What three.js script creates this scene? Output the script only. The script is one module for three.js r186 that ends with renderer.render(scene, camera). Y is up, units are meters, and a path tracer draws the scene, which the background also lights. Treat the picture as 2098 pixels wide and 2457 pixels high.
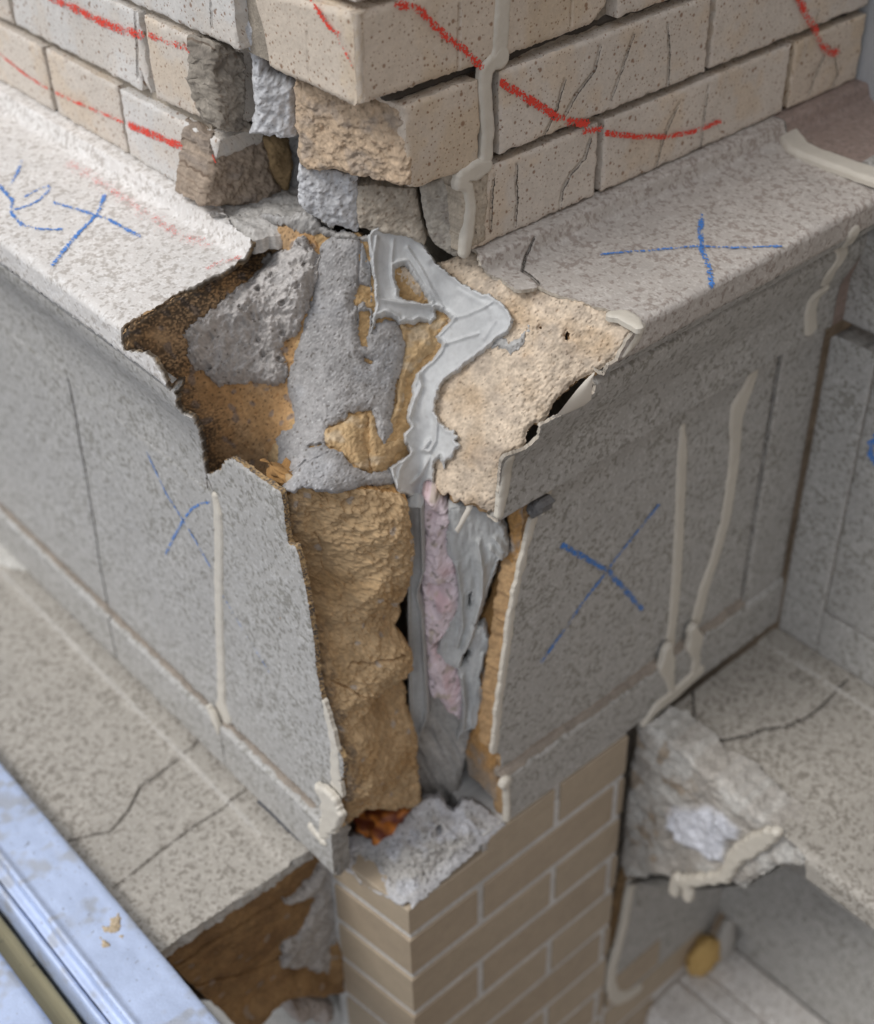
import * as THREE from 'three';
import { SimplexNoise } from 'three/addons/math/SimplexNoise.js';
import { mergeGeometries, mergeVertices } from 'three/addons/utils/BufferGeometryUtils.js';
import { RoundedBoxGeometry } from 'three/addons/geometries/RoundedBoxGeometry.js';

// ---------------------------------------------------------------- camera, sky, sun
const scene = new THREE.Scene();
const camera = new THREE.PerspectiveCamera(40.13, 874 / 1024, 0.05, 400);
camera.position.set(0.64306, 1.18490, 0.50041);
camera.up.set(-0.45830, 0.78145, -0.42344);
camera.lookAt(0.04850, 0.56123, -0.00706);
camera.focus = 1.06;
camera.userData.fStop = 4;

const renderer = new THREE.WebGLRenderer({ antialias: true });
renderer.toneMapping = THREE.LinearToneMapping;
renderer.toneMappingExposure = 1.6;
renderer.shadowMap.enabled = true;

{ // overcast sky: bright cloud layer, a little brighter overhead, cool
  const W = 64, H = 32, d = new Float32Array(W * H * 4);
  for (let j = 0; j < H; j++) for (let i = 0; i < W; i++) {
    const el = Math.sin(((j + 0.5) / H - 0.5) * Math.PI), k = 0.62 + 0.38 * Math.max(0, el);
    d.set([0.69 * k, 0.715 * k, 0.77 * k, 1], (j * W + i) * 4);
  }
  const t = new THREE.DataTexture(d, W, H, THREE.RGBAFormat, THREE.FloatType);
  t.mapping = THREE.EquirectangularReflectionMapping; t.magFilter = t.minFilter = THREE.LinearFilter; t.needsUpdate = true;
  scene.background = t; scene.environment = t;
}
const sun = new THREE.DirectionalLight(0xfffcf8, 0.95);
sun.position.set(-0.7, 2.75, 1.9);
sun.target.position.set(-0.1, 0.3, -0.1);
sun.castShadow = true; sun.shadow.radius = 34; sun.shadow.mapSize.set(2048, 2048);
Object.assign(sun.shadow.camera, { left: -1.5, right: 1.5, top: 1.5, bottom: -1.5, near: 0.1, far: 8 });
scene.add(sun, sun.target);

// ---------------------------------------------------------------- helpers
let seed = 12345;
const rnd = () => { seed = (seed * 1664525 + 1013904223) >>> 0; return seed / 4294967296; };
const simplex = new SimplexNoise({ random: rnd });
const N3 = (x, y, z) => simplex.noise3d(x, y, z);
function fbm(x, y, z, oct = 4, gain = 0.5) {
  let s = 0, a = 1, n = 0;
  for (let i = 0; i < oct; i++) { s += a * N3(x, y, z + i * 7.3); n += a; a *= gain; x *= 2.03; y *= 2.03; z *= 2.03; }
  return s / n;
}
const ridged = (x, y, z, oct = 4) => { let s = 0, a = 1, n = 0; for (let i = 0; i < oct; i++) { s += a * (1 - Math.abs(N3(x, y, z + i * 3.7))); n += a; a *= 0.5; x *= 2.1; y *= 2.1; z *= 2.1; } return s / n; };
const clamp = (x, a = 0, b = 1) => Math.min(b, Math.max(a, x));
const sm = (a, b, x) => { const t = clamp((x - a) / (b - a)); return t * t * (3 - 2 * t); };
const gs = (x, w) => Math.exp(-(x / w) * (x / w));
const mix = (a, b, t) => a + (b - a) * t;
const mixc = (a, b, t) => [mix(a[0], b[0], t), mix(a[1], b[1], t), mix(a[2], b[2], t)];

const used = {};
const numbered = n => { const k = used[n] = (used[n] ?? -1) + 1; return k ? n + '_' + String(k).padStart(3, '0') : n; };
function thing(name, label, category, group) {
  const o = new THREE.Group(); o.name = numbered(name); o.userData = { label, category };
  if (group) o.userData.group = group;
  scene.add(o); return o;
}
function setting(o) { o.userData.kind = 'structure'; return o; }
function part(name, geo, mat, parent, label) {
  const m = new THREE.Mesh(geo, mat); m.name = name; m.castShadow = m.receiveShadow = true;
  if (label) m.userData.label = label;
  parent.add(m); return m;
}

// signed distance to a polygon (positive inside), to a polyline
function sdPoly(p, x, y) {
  let d = 1e9, inside = false;
  for (let i = 0, j = p.length - 1; i < p.length; j = i++) {
    const ax = p[j][0], ay = p[j][1], bx = p[i][0], by = p[i][1];
    const ex = bx - ax, ey = by - ay, wx = x - ax, wy = y - ay;
    const t = clamp((wx * ex + wy * ey) / (ex * ex + ey * ey || 1e-12));
    const dx = wx - ex * t, dy = wy - ey * t; d = Math.min(d, dx * dx + dy * dy);
    if ((ay > y) !== (by > y) && x < (bx - ax) * (y - ay) / (by - ay) + ax) inside = !inside;
  }
  return (inside ? 1 : -1) * Math.sqrt(d);
}
function sdLine(p, x, y) {
  let d = 1e9, tt = 0;
  for (let i = 1; i < p.length; i++) {
    const ax = p[i - 1][0], ay = p[i - 1][1], ex = p[i][0] - ax, ey = p[i][1] - ay, wx = x - ax, wy = y - ay;
    const t = clamp((wx * ex + wy * ey) / (ex * ex + ey * ey || 1e-12));
    const dx = wx - ex * t, dy = wy - ey * t, q = dx * dx + dy * dy;
    if (q < d) { d = q; tt = (i - 1 + t) / (p.length - 1); }
  }
  return [Math.sqrt(d), tt];
}
// charts: (a, b, h) -> point; a and b are metres along the surface, h metres out of it
const chX = (c, off) => ({ flip: true, at: (a, b, h) => [c + h, b, a] });     // wall facing +x: a = z, b = y
const chZ = c => ({ flip: false, at: (a, b, h) => [a, b, c + h] });           // wall facing +z: a = x, b = y
const chY = c => ({ flip: true, at: (a, b, h) => [a, c + h, b] });            // top facing +y: a = x, b = z
const R2 = Math.SQRT1_2;
const chD = d => ({ flip: false, at: (a, b, h) => [d / 2 + (a + h) * R2, b, d / 2 + (h - a) * R2] }); // upright face across the corner
function chProfile(axis, base, prof) {                                        // a moulding profile swept along x or z
  const L = [0]; for (let i = 1; i < prof.length; i++) L.push(L[i - 1] + Math.hypot(prof[i][0] - prof[i - 1][0], prof[i][1] - prof[i - 1][1]));
  return { flip: axis === 'z', len: L[L.length - 1], L, at: (a, b, h) => {
    let i = 1; while (i < L.length - 1 && L[i] < b) i++;
    const t = (b - L[i - 1]) / (L[i] - L[i - 1]), dx = (prof[i][0] - prof[i - 1][0]) / (L[i] - L[i - 1]), dy = (prof[i][1] - prof[i - 1][1]) / (L[i] - L[i - 1]);
    const o = mix(prof[i - 1][0], prof[i][0], t) - dy * h + base, y = mix(prof[i - 1][1], prof[i][1], t) + dx * h;
    return axis === 'x' ? [a, y, o] : [o, y, a];
  } };
}

// a sheet cut out of a chart along the zero line of f (positive inside), with relief h, colours col and an edge of its own
function sheet(o) {
  const { chart, step = 0.002, h = () => 0, col, uvs = 0.5 } = o;
  let f = o.f, bb = o.bbox;
  if (!f) {
    const P = o.poly, H = o.holes || [];
    f = (x, y) => { let d = sdPoly(P, x, y); for (const q of H) d = Math.min(d, -sdPoly(q, x, y)); return d; };
    bb = [Math.min(...P.map(p => p[0])), Math.min(...P.map(p => p[1])), Math.max(...P.map(p => p[0])), Math.max(...P.map(p => p[1]))];
    const m = (o.rag || 0) * 1.2; bb = [bb[0] - m, bb[1] - m, bb[2] + m, bb[3] + m];
  }
  if (o.rag) { const g = f, F = o.ragF || 60; f = (x, y) => { const d = g(x, y); return Math.abs(d) > o.rag * 1.5 ? d : d + o.rag * fbm(x * F, y * F, 3.1, 4, 0.6); }; }
  const [x0, y0, x1, y1] = bb, nx = Math.max(1, Math.ceil((x1 - x0) / step)), ny = Math.max(1, Math.ceil((y1 - y0) / step)), W = nx + 1;
  const sx = (x1 - x0) / nx, sy = (y1 - y0) / ny;
  const F = new Float32Array(W * (ny + 1));
  for (let j = 0; j <= ny; j++) for (let i = 0; i <= nx; i++) F[j * W + i] = f(x0 + i * sx, y0 + j * sy);
  const pts = [], ids = new Int32Array(F.length).fill(-1), eh = new Int32Array(F.length).fill(-1), ev = new Int32Array(F.length).fill(-1), idx = [], rim = [];
  const corner = (i, j) => { const k = j * W + i; if (ids[k] < 0) { ids[k] = pts.length; pts.push([x0 + i * sx, y0 + j * sy, F[k]]); } return ids[k]; };
  const cut = (i, j, I, J) => {
    const hor = j === J, k = hor ? j * W + Math.min(i, I) : Math.min(j, J) * W + i, arr = hor ? eh : ev;
    if (arr[k] < 0) { const a = F[j * W + i], b = F[J * W + I], t = a / (a - b); arr[k] = pts.length; pts.push([x0 + (i + (I - i) * t) * sx, y0 + (j + (J - j) * t) * sy, 0]); }
    return arr[k];
  };
  for (let j = 0; j < ny; j++) for (let i = 0; i < nx; i++) {
    const c = [[i, j], [i + 1, j], [i + 1, j + 1], [i, j + 1]], poly = [], kind = [];
    for (let k = 0; k < 4; k++) {
      const [ci, cj] = c[k], [di, dj] = c[(k + 1) & 3], a = F[cj * W + ci] > 0, b = F[dj * W + di] > 0;
      if (a) { poly.push(corner(ci, cj)); kind.push(0); }
      if (a !== b) { poly.push(cut(ci, cj, di, dj)); kind.push(a ? 1 : 2); }
    }
    if (poly.length < 3) continue;
    for (let k = 0; k < poly.length; k++) { const n = (k + 1) % poly.length; if (kind[k] === 1 && kind[n] === 2) rim.push([poly[k], poly[n]]); }
    for (let k = 1; k < poly.length - 1; k++) chart.flip ? idx.push(poly[0], poly[k + 1], poly[k]) : idx.push(poly[0], poly[k], poly[k + 1]);
  }
  const pos = new Float32Array(pts.length * 3), uv = new Float32Array(pts.length * 2), cl = col && new Float32Array(pts.length * 3), hs = new Float32Array(pts.length);
  pts.forEach(([a, b, d], k) => {
    hs[k] = h(a, b, d); pos.set(chart.at(a, b, hs[k]), k * 3); uv.set([(a + (o.uo || 0)) / uvs, (b + (o.vo || 0)) / uvs], k * 2);
    if (cl) cl.set(col(a, b, d, hs[k]), k * 3);
  });
  const g = new THREE.BufferGeometry();
  g.setAttribute('position', new THREE.BufferAttribute(pos, 3)); g.setAttribute('uv', new THREE.BufferAttribute(uv, 2));
  if (cl) g.setAttribute('color', new THREE.BufferAttribute(cl, 3));
  g.setIndex(idx); g.computeVertexNormals();
  let edge = null;
  if (o.skirt) {   // the broken or cut side of the sheet
    const R = o.skirtRows ?? Math.max(2, Math.ceil(o.skirt / 0.0045)), ep = [], eu = [], ec = [], ei = [], map = new Map();
    const row = v => {
      if (map.has(v)) return map.get(v);
      const [a, b] = pts[v], base = ep.length / 3; map.set(v, base);
      for (let r = 0; r <= R; r++) {
        const q = o.skirt * r / R, j = r && o.skirtRough ? o.skirtRough : 0;
        const da = j * fbm(a * 70 + 5, b * 70, q * 70, 3), db = j * fbm(a * 70, b * 70 + 9, q * 70, 3);
        ep.push(...chart.at(a + da, b + db, hs[v] - q)); eu.push((a + q) / uvs, (b + q) / uvs);
        if (o.skirtCol) ec.push(...o.skirtCol(a, b, q));
      }
      return base;
    };
    for (const [p, q] of rim) { const A = row(p), B = row(q); for (let r = 0; r < R; r++) chart.flip ? ei.push(A + r, A + r + 1, B + r, B + r, A + r + 1, B + r + 1) : ei.push(A + r, B + r, A + r + 1, B + r, B + r + 1, A + r + 1); }
    edge = new THREE.BufferGeometry();
    edge.setAttribute('position', new THREE.Float32BufferAttribute(ep, 3)); edge.setAttribute('uv', new THREE.Float32BufferAttribute(eu, 2));
    if (o.skirtCol) edge.setAttribute('color', new THREE.Float32BufferAttribute(ec, 3));
    edge.setIndex(ei); edge.computeVertexNormals();
  }
  return { g, edge };
}
// one solid piece: face and sides in the same mesh
function solid(o) {
  const { g, edge } = sheet({ skirt: 0.01, ...o, skirtCol: o.col ? (o.skirtCol || ((a, b, q) => o.col(a, b, 0, 0))) : undefined });
  return mergeGeometries([g, edge]);
}
const line = (pts, w, wob = 0, wf = 40) => ({   // band of half width w about a polyline
  f: (x, y) => { const [d, t] = sdLine(pts, x, y); return (typeof w === 'function' ? w(t) : w) - d + (wob ? wob * fbm(x * wf, y * wf, 1.7, 3) : 0); },
  bbox: (m => [Math.min(...pts.map(p => p[0])) - m, Math.min(...pts.map(p => p[1])) - m, Math.max(...pts.map(p => p[0])) + m, Math.max(...pts.map(p => p[1])) + m])(typeof w === 'function' ? 0.02 : w * 1.6 + wob)
});
// wax crayon: streaky coverage that only catches the high grains
const crayon = (pts, w, cover = 0.1, F = 420) => {
  const L = line(pts, w);
  return { bbox: L.bbox, f: (x, y) => { const d = L.f(x, y); if (d < -w) return d; return Math.min(d, w * (1.5 * fbm(x * F, y * F, 0.5, 2) + cover - 0.42 + (F > 1000 ? 0.22 : 0.6) * fbm(x * 60, y * 60, 4, 2) + (F > 1000 ? 0.9 : 0.6) * d / w)); } };
};
const cracks = list => (a, b) => { let s = 0; for (const c of list) { const [d] = sdLine(c.p, a, b); const w = c.w * (0.75 + 0.5 * N3(a * 90, b * 90, 2)); if (d < w * 2.5) s -= c.d * Math.exp(-(d * d) / (w * w)); } return s; };

// dark line drawn along a hairline crack: a narrow broken film
const darkLine = (chart, pts, w, off) => { const L = line(pts, t => w * (0.55 + 0.45 * Math.sin(Math.PI * clamp(t * 0.9 + 0.05)))); const b = L.bbox; return sheet({ chart, bbox: [b[0] + 0.015, b[1] + 0.015, b[2] - 0.015, b[3] - 0.015], f: (x, y) => { const u = x + 0.0011 * fbm(x * 120, y * 120, 5, 3), v = y + 0.0011 * fbm(x * 120 + 9, y * 120, 5, 3), d = L.f(u, v); return d < -0.004 ? d : d + w * (0.7 * fbm(x * 260, y * 260, 3, 2) - 0.05); }, step: 0.00045, h: () => off }).g; };
// thin plate spline through control points (x, y, v)
function spline(P) {
  const n = P.length, m = n + 3, A = [];
  const U = r => r < 1e-12 ? 0 : r * Math.log(r) * 0.5;
  for (let i = 0; i < n; i++) { A.push([]); for (let j = 0; j < n; j++) A[i].push(U((P[i][0] - P[j][0]) ** 2 + (P[i][1] - P[j][1]) ** 2) + (i === j ? 1e-5 : 0)); A[i].push(1, P[i][0], P[i][1], P[i][2]); }
  for (let k = 0; k < 3; k++) A.push([...P.map(p => k ? p[k - 1] : 1), 0, 0, 0, 0]);
  for (let i = 0; i < m; i++) {
    let p = i; for (let r = i + 1; r < m; r++) if (Math.abs(A[r][i]) > Math.abs(A[p][i])) p = r;
    [A[i], A[p]] = [A[p], A[i]];
    for (let r = i + 1; r < m; r++) { const k = A[r][i] / A[i][i]; if (k) for (let c = i; c <= m; c++) A[r][c] -= k * A[i][c]; }
  }
  const w = Array(m); for (let i = m - 1; i >= 0; i--) { let s = A[i][m]; for (let c = i + 1; c < m; c++) s -= A[i][c] * w[c]; w[i] = s / A[i][i]; }
  return (x, y) => { let s = w[n] + w[n + 1] * x + w[n + 2] * y; for (let i = 0; i < n; i++) s += w[i] * U((x - P[i][0]) ** 2 + (y - P[i][1]) ** 2); return s; };
}

// ---------------------------------------------------------------- materials
function tile(cells, sd) {   // periodic value noise on the unit square
  let s = sd * 7919 + 17; const r = () => { s = (s * 1664525 + 1013904223) >>> 0; return s / 4294967296; };
  const v = new Float32Array(cells * cells).map(r);
  return (x, y) => {
    x *= cells; y *= cells; let i = Math.floor(x), j = Math.floor(y), u = x - i, w = y - j; u = u * u * (3 - 2 * u); w = w * w * (3 - 2 * w);
    i = ((i % cells) + cells) % cells; j = ((j % cells) + cells) % cells; const I = (i + 1) % cells, J = (j + 1) % cells;
    return mix(mix(v[j * cells + i], v[j * cells + I], u), mix(v[J * cells + i], v[J * cells + I], u), w);
  };
}
function tex(size, fn) {     // fn(u, v) -> [r, g, b, height] linear; returns colour map and bump map
  const c = new Uint8Array(size * size * 4), b = new Uint8Array(size * size * 4);
  const enc = x => { x = clamp(x); return 255 * (x <= 0.0031308 ? 12.92 * x : 1.055 * x ** (1 / 2.4) - 0.055); };
  for (let j = 0; j < size; j++) for (let i = 0; i < size; i++) {
    const [r, g, bl, hh] = fn((i + 0.5) / size, (j + 0.5) / size), k = (j * size + i) * 4, q = 255 * clamp(hh);
    c[k] = enc(r); c[k + 1] = enc(g); c[k + 2] = enc(bl); c[k + 3] = 255; b[k] = b[k + 1] = b[k + 2] = q; b[k + 3] = 255;
  }
  const mk = (d, srgb) => { const t = new THREE.DataTexture(d, size, size, THREE.RGBAFormat); t.wrapS = t.wrapT = THREE.RepeatWrapping; t.magFilter = THREE.LinearFilter; t.minFilter = THREE.LinearMipmapLinearFilter; t.generateMipmaps = true; if (srgb) t.colorSpace = THREE.SRGBColorSpace; t.needsUpdate = true; return t; };
  return [mk(c, true), mk(b, false)];
}
function texMat(size, fn, bump, rough = 0.85, extra = {}) {
  const [map, bumpMap] = tex(size, fn);
  return new THREE.MeshStandardMaterial({ map, bumpMap, bumpScale: bump, roughness: rough, side: THREE.DoubleSide, ...extra });
}
const M = {};
function granite(sd, base, dark, light, amt, amt2) {   // speckled matt glaze
  const a = tile(9, sd), b = tile(38, sd + 1), c = tile(128, sd + 2), d = tile(256, sd + 3), e = tile(480, sd + 4), w = tile(170, sd + 5), w2 = tile(340, sd + 6);
  return (u, v) => {
    const big = a(u, v) * 0.5 + b(u, v) * 0.5;
    const k = c(u, v) * 0.42 + d(u, v) * 0.36 + e(u, v) * 0.22;
    const fl = sm(0.5, 0.72, k + (big - 0.5) * 0.22) * amt, wh = sm(0.52, 0.78, w(u, v) * 0.55 + w2(u, v) * 0.45) * amt2;
    let q = mixc(base, light, wh); q = mixc(q, dark, fl); const t = 0.9 + 0.2 * big;
    return [q[0] * t, q[1] * t, q[2] * t, 0.55 + 0.3 * wh - 0.45 * fl + 0.2 * (e(u, v) - 0.5)];
  };
}
M.granite = texMat(1024, granite(3, [0.415, 0.4, 0.375], [0.165, 0.155, 0.125], [0.57, 0.56, 0.54], 0.66, 0.58), 0.0006, 0.62);
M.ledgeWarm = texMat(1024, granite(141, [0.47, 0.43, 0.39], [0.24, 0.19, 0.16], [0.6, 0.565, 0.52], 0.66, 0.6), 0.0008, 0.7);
M.ledgeBrown = texMat(512, granite(151, [0.3, 0.225, 0.19], [0.17, 0.13, 0.11], [0.42, 0.34, 0.3], 0.5, 0.4), 0.0006, 0.7);
M.ledge = texMat(1024, granite(21, [0.68, 0.65, 0.615], [0.32, 0.28, 0.24], [0.82, 0.8, 0.775], 0.6, 0.7), 0.0008, 0.7);
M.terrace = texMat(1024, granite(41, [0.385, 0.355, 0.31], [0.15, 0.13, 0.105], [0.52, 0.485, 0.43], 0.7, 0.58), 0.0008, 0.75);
function dots(cells, sd, prob, rmax) {   // scattered round specks on the unit square, periodic
  let s = sd * 6151 + 29; const r = () => { s = (s * 1664525 + 1013904223) >>> 0; return s / 4294967296; };
  const P = []; for (let i = 0; i < cells * cells; i++) P.push(r() < prob ? [r(), r(), rmax * (0.25 + 0.75 * r() * r())] : (r(), r(), r(), null));
  return (x, y) => {
    x *= cells; y *= cells; const i = Math.floor(x), j = Math.floor(y); let k = 0;
    for (let b = -1; b <= 1; b++) for (let a = -1; a <= 1; a++) { const p = P[((j + b + cells) % cells) * cells + (i + a + cells) % cells]; if (!p) continue; const dx = i + a + p[0] - x, dy = j + b + p[1] - y, q = Math.sqrt(dx * dx + dy * dy) / p[2]; if (q < 1.6) k = Math.max(k, sm(1.3, 0.6, q)); }
    return k;
  };
}
function ironspot(sd, base, tint) {
  const a = tile(7, sd), b = tile(60, sd + 1), c = tile(130, sd + 2), d = tile(256, sd + 3), e = tile(480, sd + 4), s = dots(120, sd + 5, 0.7, 0.26), s2 = dots(50, sd + 6, 0.55, 0.22);
  return (u, v) => {
    const t = 0.88 + 0.12 * a(u, v) + 0.08 * b(u, v) + 0.1 * (d(u, v) - 0.5) + 0.1 * (e(u, v) - 0.5), warm = sm(0.45, 0.75, a(u * 2, v * 2) * 0.7 + b(u, v) * 0.3);
    let q = mixc(base, tint, warm); q = [q[0] * t, q[1] * t, q[2] * t];
    const sp = s(u, v), sp2 = s2(u, v);
    q = mixc(q, [0.2, 0.09, 0.035], Math.max(sp * 0.8, sp2 * 0.75)); 
    return [q[0], q[1], q[2], 0.6 + 0.25 * (d(u, v) - 0.5) + 0.2 * (c(u, v) - 0.5) - 0.3 * Math.max(sp, sp2)];
  };
}
M.brick = texMat(1024, ironspot(61, [0.64, 0.575, 0.5], [0.62, 0.525, 0.42]), 0.0006, 0.72);
M.brickPale = texMat(1024, ironspot(65, [0.66, 0.635, 0.6], [0.64, 0.59, 0.53]), 0.0006, 0.72);
M.brickTan = texMat(1024, ironspot(71, [0.63, 0.54, 0.44], [0.6, 0.49, 0.365]), 0.0006, 0.74);
function plainTex(sd, base, k1, k2) {
  const a = tile(8, sd), b = tile(48, sd + 1), c = tile(160, sd + 2), d = tile(400, sd + 3);
  return (u, v) => { const t = 1 + k1 * (a(u, v) * 0.5 + b(u, v) * 0.5 - 0.5) + k2 * (c(u, v) * 0.5 + d(u, v) * 0.5 - 0.5); return [base[0] * t, base[1] * t, base[2] * t, 0.5 + 0.5 * (c(u, v) * 0.5 + d(u, v) * 0.5 - 0.5) + 0.3 * (b(u, v) - 0.5)]; };
}
M.tanBrick = texMat(512, plainTex(81, [0.43, 0.35, 0.255], 0.16, 0.14), 0.0004, 0.6);
M.tanBrick2 = texMat(512, plainTex(86, [0.405, 0.325, 0.235], 0.18, 0.14), 0.0004, 0.6);
M.joint = texMat(512, plainTex(91, [0.6, 0.59, 0.57], 0.3, 0.4), 0.0012, 0.95);
M.groove = texMat(256, plainTex(94, [0.27, 0.23, 0.19], 0.6, 0.6), 0.0008, 0.95);
M.jointDirty = texMat(512, plainTex(95, [0.3, 0.26, 0.21], 0.6, 0.6), 0.0015, 0.95);
// body stuff coloured vertex by vertex over a fine grain
M.grain = texMat(1024, plainTex(101, [0.86, 0.86, 0.86], 0.12, 0.55), 0.0009, 0.95, { vertexColors: true });
M.fine = texMat(512, plainTex(107, [0.93, 0.93, 0.93], 0.06, 0.22), 0.0004, 0.85, { vertexColors: true });
M.wet = new THREE.MeshStandardMaterial({ vertexColors: true, roughness: 0.5, side: THREE.DoubleSide });
M.cream = texMat(256, plainTex(111, [0.6, 0.555, 0.475], 0.08, 0.06), 0.0002, 0.5);
M.gun = texMat(256, plainTex(115, [0.66, 0.665, 0.66], 0.05, 0.05), 0.0002, 0.45);
M.blue = new THREE.MeshStandardMaterial({ color: new THREE.Color(0.07, 0.23, 0.62), roughness: 0.6, side: THREE.DoubleSide });
M.red = new THREE.MeshStandardMaterial({ color: new THREE.Color(0.75, 0.055, 0.03), roughness: 0.6, side: THREE.DoubleSide });

// ---------------------------------------------------------------- the setting far below
{
  const g = new THREE.PlaneGeometry(300, 300); g.rotateX(-Math.PI / 2); g.translate(0, -9, 0);
  const m = new THREE.Mesh(g, new THREE.MeshStandardMaterial({ color: new THREE.Color(0.09, 0.088, 0.085), roughness: 0.95 }));
  m.name = 'ground'; m.receiveShadow = true; scene.add(setting(m)); m.userData.label = 'grey street ground far below the ledges';
}
{ // unseen wall added to cut sky light and warm the right faces
  const t = thing('added_shade_wall', 'added brown wall out of view that darkens and warms the right panels', 'building');
  const g = new THREE.BoxGeometry(1, 15, 7); g.translate(3.3, -1.5, -2.6);
  part('wall', g, new THREE.MeshStandardMaterial({ color: new THREE.Color(0.34, 0.25, 0.17), roughness: 0.9 }), t);
}
// ---------------------------------------------------------------- upper ledge, left run (along x) and right run (along z)
const PROF_LEFT = [[-0.1, 0.6558], [-0.0945, 0.6555], [-0.084, 0.6553], [-0.0822, 0.6538], [-0.0782, 0.6425], [-0.0735, 0.6398], [0.044, 0.634], [0.048, 0.6325], [0.05, 0.629], [0.05, 0.61], [0.0485, 0.6065], [0.042, 0.595], [0.036, 0.593], [0.028, 0.594], [0.0255, 0.59], [0.0265, 0.584], [0.031, 0.58], [0.031, 0.575], [0.029, 0.566], [0.024, 0.554], [0.016, 0.539], [0.009, 0.524], [0.004, 0.508], [0.001, 0.492], [0, 0.47], [0, 0.455]]; // x 0.03
const PROF_RIGHT = [[-0.095, 0.6558], [-0.0885, 0.6555], [-0.079, 0.6553], [-0.0772, 0.6538], [-0.0732, 0.6425], [-0.0685, 0.6398], [0.044, 0.634], [0.048, 0.6325], [0.05, 0.629], [0.05, 0.61], [0.0485, 0.6065], [0.042, 0.595], [0.036, 0.593], [0.028, 0.594], [0.0255, 0.59], [0.0265, 0.584], [0.031, 0.58], [0.031, 0.575], [0.029, 0.566], [0.024, 0.554], [0.018, 0.541], [0.012, 0.528], [0.009, 0.52], [0.008, 0.5], [0.008, 0.474], [0.006, 0.472], [-0.006, 0.472]]; // z 0
const clayTone = (a, b, q) => { const n = fbm(a * 120, b * 120, q * 120, 3); const d = sm(0.1, 0.6, fbm(a * 30 + 4, b * 30, q * 50, 3)); return mixc([0.5 + 0.1 * n, 0.32 + 0.07 * n, 0.16 + 0.04 * n], [0.16, 0.13, 0.1], d * 0.7); };
const wave = (a, b) => 0.0006 * fbm(a * 14, b * 14, 0.3, 2) + 0.0002 * fbm(a * 90, b * 90, 1, 2);
const stoneEdge = (a, b, q) => { const n = fbm(a * 150, b * 150, q * 150, 3); return [0.34 + 0.1 * n, 0.32 + 0.1 * n, 0.29 + 0.09 * n]; };
const leftLedge = thing('stone_ledge', 'speckled white ledge with blue crayon cross, broken off at a blackened edge', 'ledge');
const below = c => [[-2, c.L[10]], [2, c.L[10]], [2, 2], [-2, 2]], above = c => [[-2, -2], [2, -2], [2, c.L[10]], [-2, c.L[10]]];
const chL = chProfile('x', 0.03, PROF_LEFT), chR = chProfile('z', 0, PROF_RIGHT);
{
  const edgeL = [[-0.2964, 0.0131], [-0.2552, 0.0152], [-0.2305, 0.0162], [-0.2262, 0.0216], [-0.2293, 0.0269], [-0.2306, 0.0375], [-0.2264, 0.0487], [-0.225, 0.0607], [-0.2255, 0.0716], [-0.2237, 0.0828], [-0.2252, 0.0937], [-0.2243, 0.108], [-0.2208, 0.118], [-0.2207, 0.1238], [-0.2166, 0.1322], [-0.2194, 0.1365], [-0.2175, 0.146], [-0.2166, 0.1548], [-0.2161, 0.1593], [-0.217, 0.1632], [-0.2189, 0.1715], [-0.2182, 0.1794], [-0.1951, 0.1704], [-0.1819, 0.165], [-0.1728, 0.166], [-0.1661, 0.1709], [-0.1579, 0.1789], [-0.1856, 0.2294], [-0.1803, 0.2295], [-0.1841, 0.2377], [-0.1919, 0.251], [-0.19, 0.2581], [-0.1674, 0.2456], [-0.1746, 0.2614], [-0.1965, 0.2931], [-0.2088, 0.324], [-0.2106, 0.3462]];
  const poly = [[-0.95, 0], ...[[edgeL[0][0], 0]], ...edgeL.slice(1), [edgeL[edgeL.length - 1][0], chL.len], [-0.95, chL.len]];
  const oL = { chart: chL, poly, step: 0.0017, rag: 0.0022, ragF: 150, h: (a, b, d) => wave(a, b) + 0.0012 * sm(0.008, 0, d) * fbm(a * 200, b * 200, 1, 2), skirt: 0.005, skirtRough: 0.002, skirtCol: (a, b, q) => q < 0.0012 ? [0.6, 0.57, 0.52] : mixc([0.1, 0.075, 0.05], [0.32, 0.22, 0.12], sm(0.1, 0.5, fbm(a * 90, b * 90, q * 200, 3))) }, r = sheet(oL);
  part('ledge_surface', sheet({ ...oL, holes: [below(chL)] }).g, M.ledge, leftLedge);
  part('moulding', sheet({ ...oL, holes: [above(chL)], uo: 0.13 }).g, M.granite, leftLedge);
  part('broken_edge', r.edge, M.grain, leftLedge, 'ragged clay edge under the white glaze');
}
const rightLedge = thing('stone_ledge', 'speckled grey ledge with blue crayon cross, broken open to tan clay at the corner', 'ledge');
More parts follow.
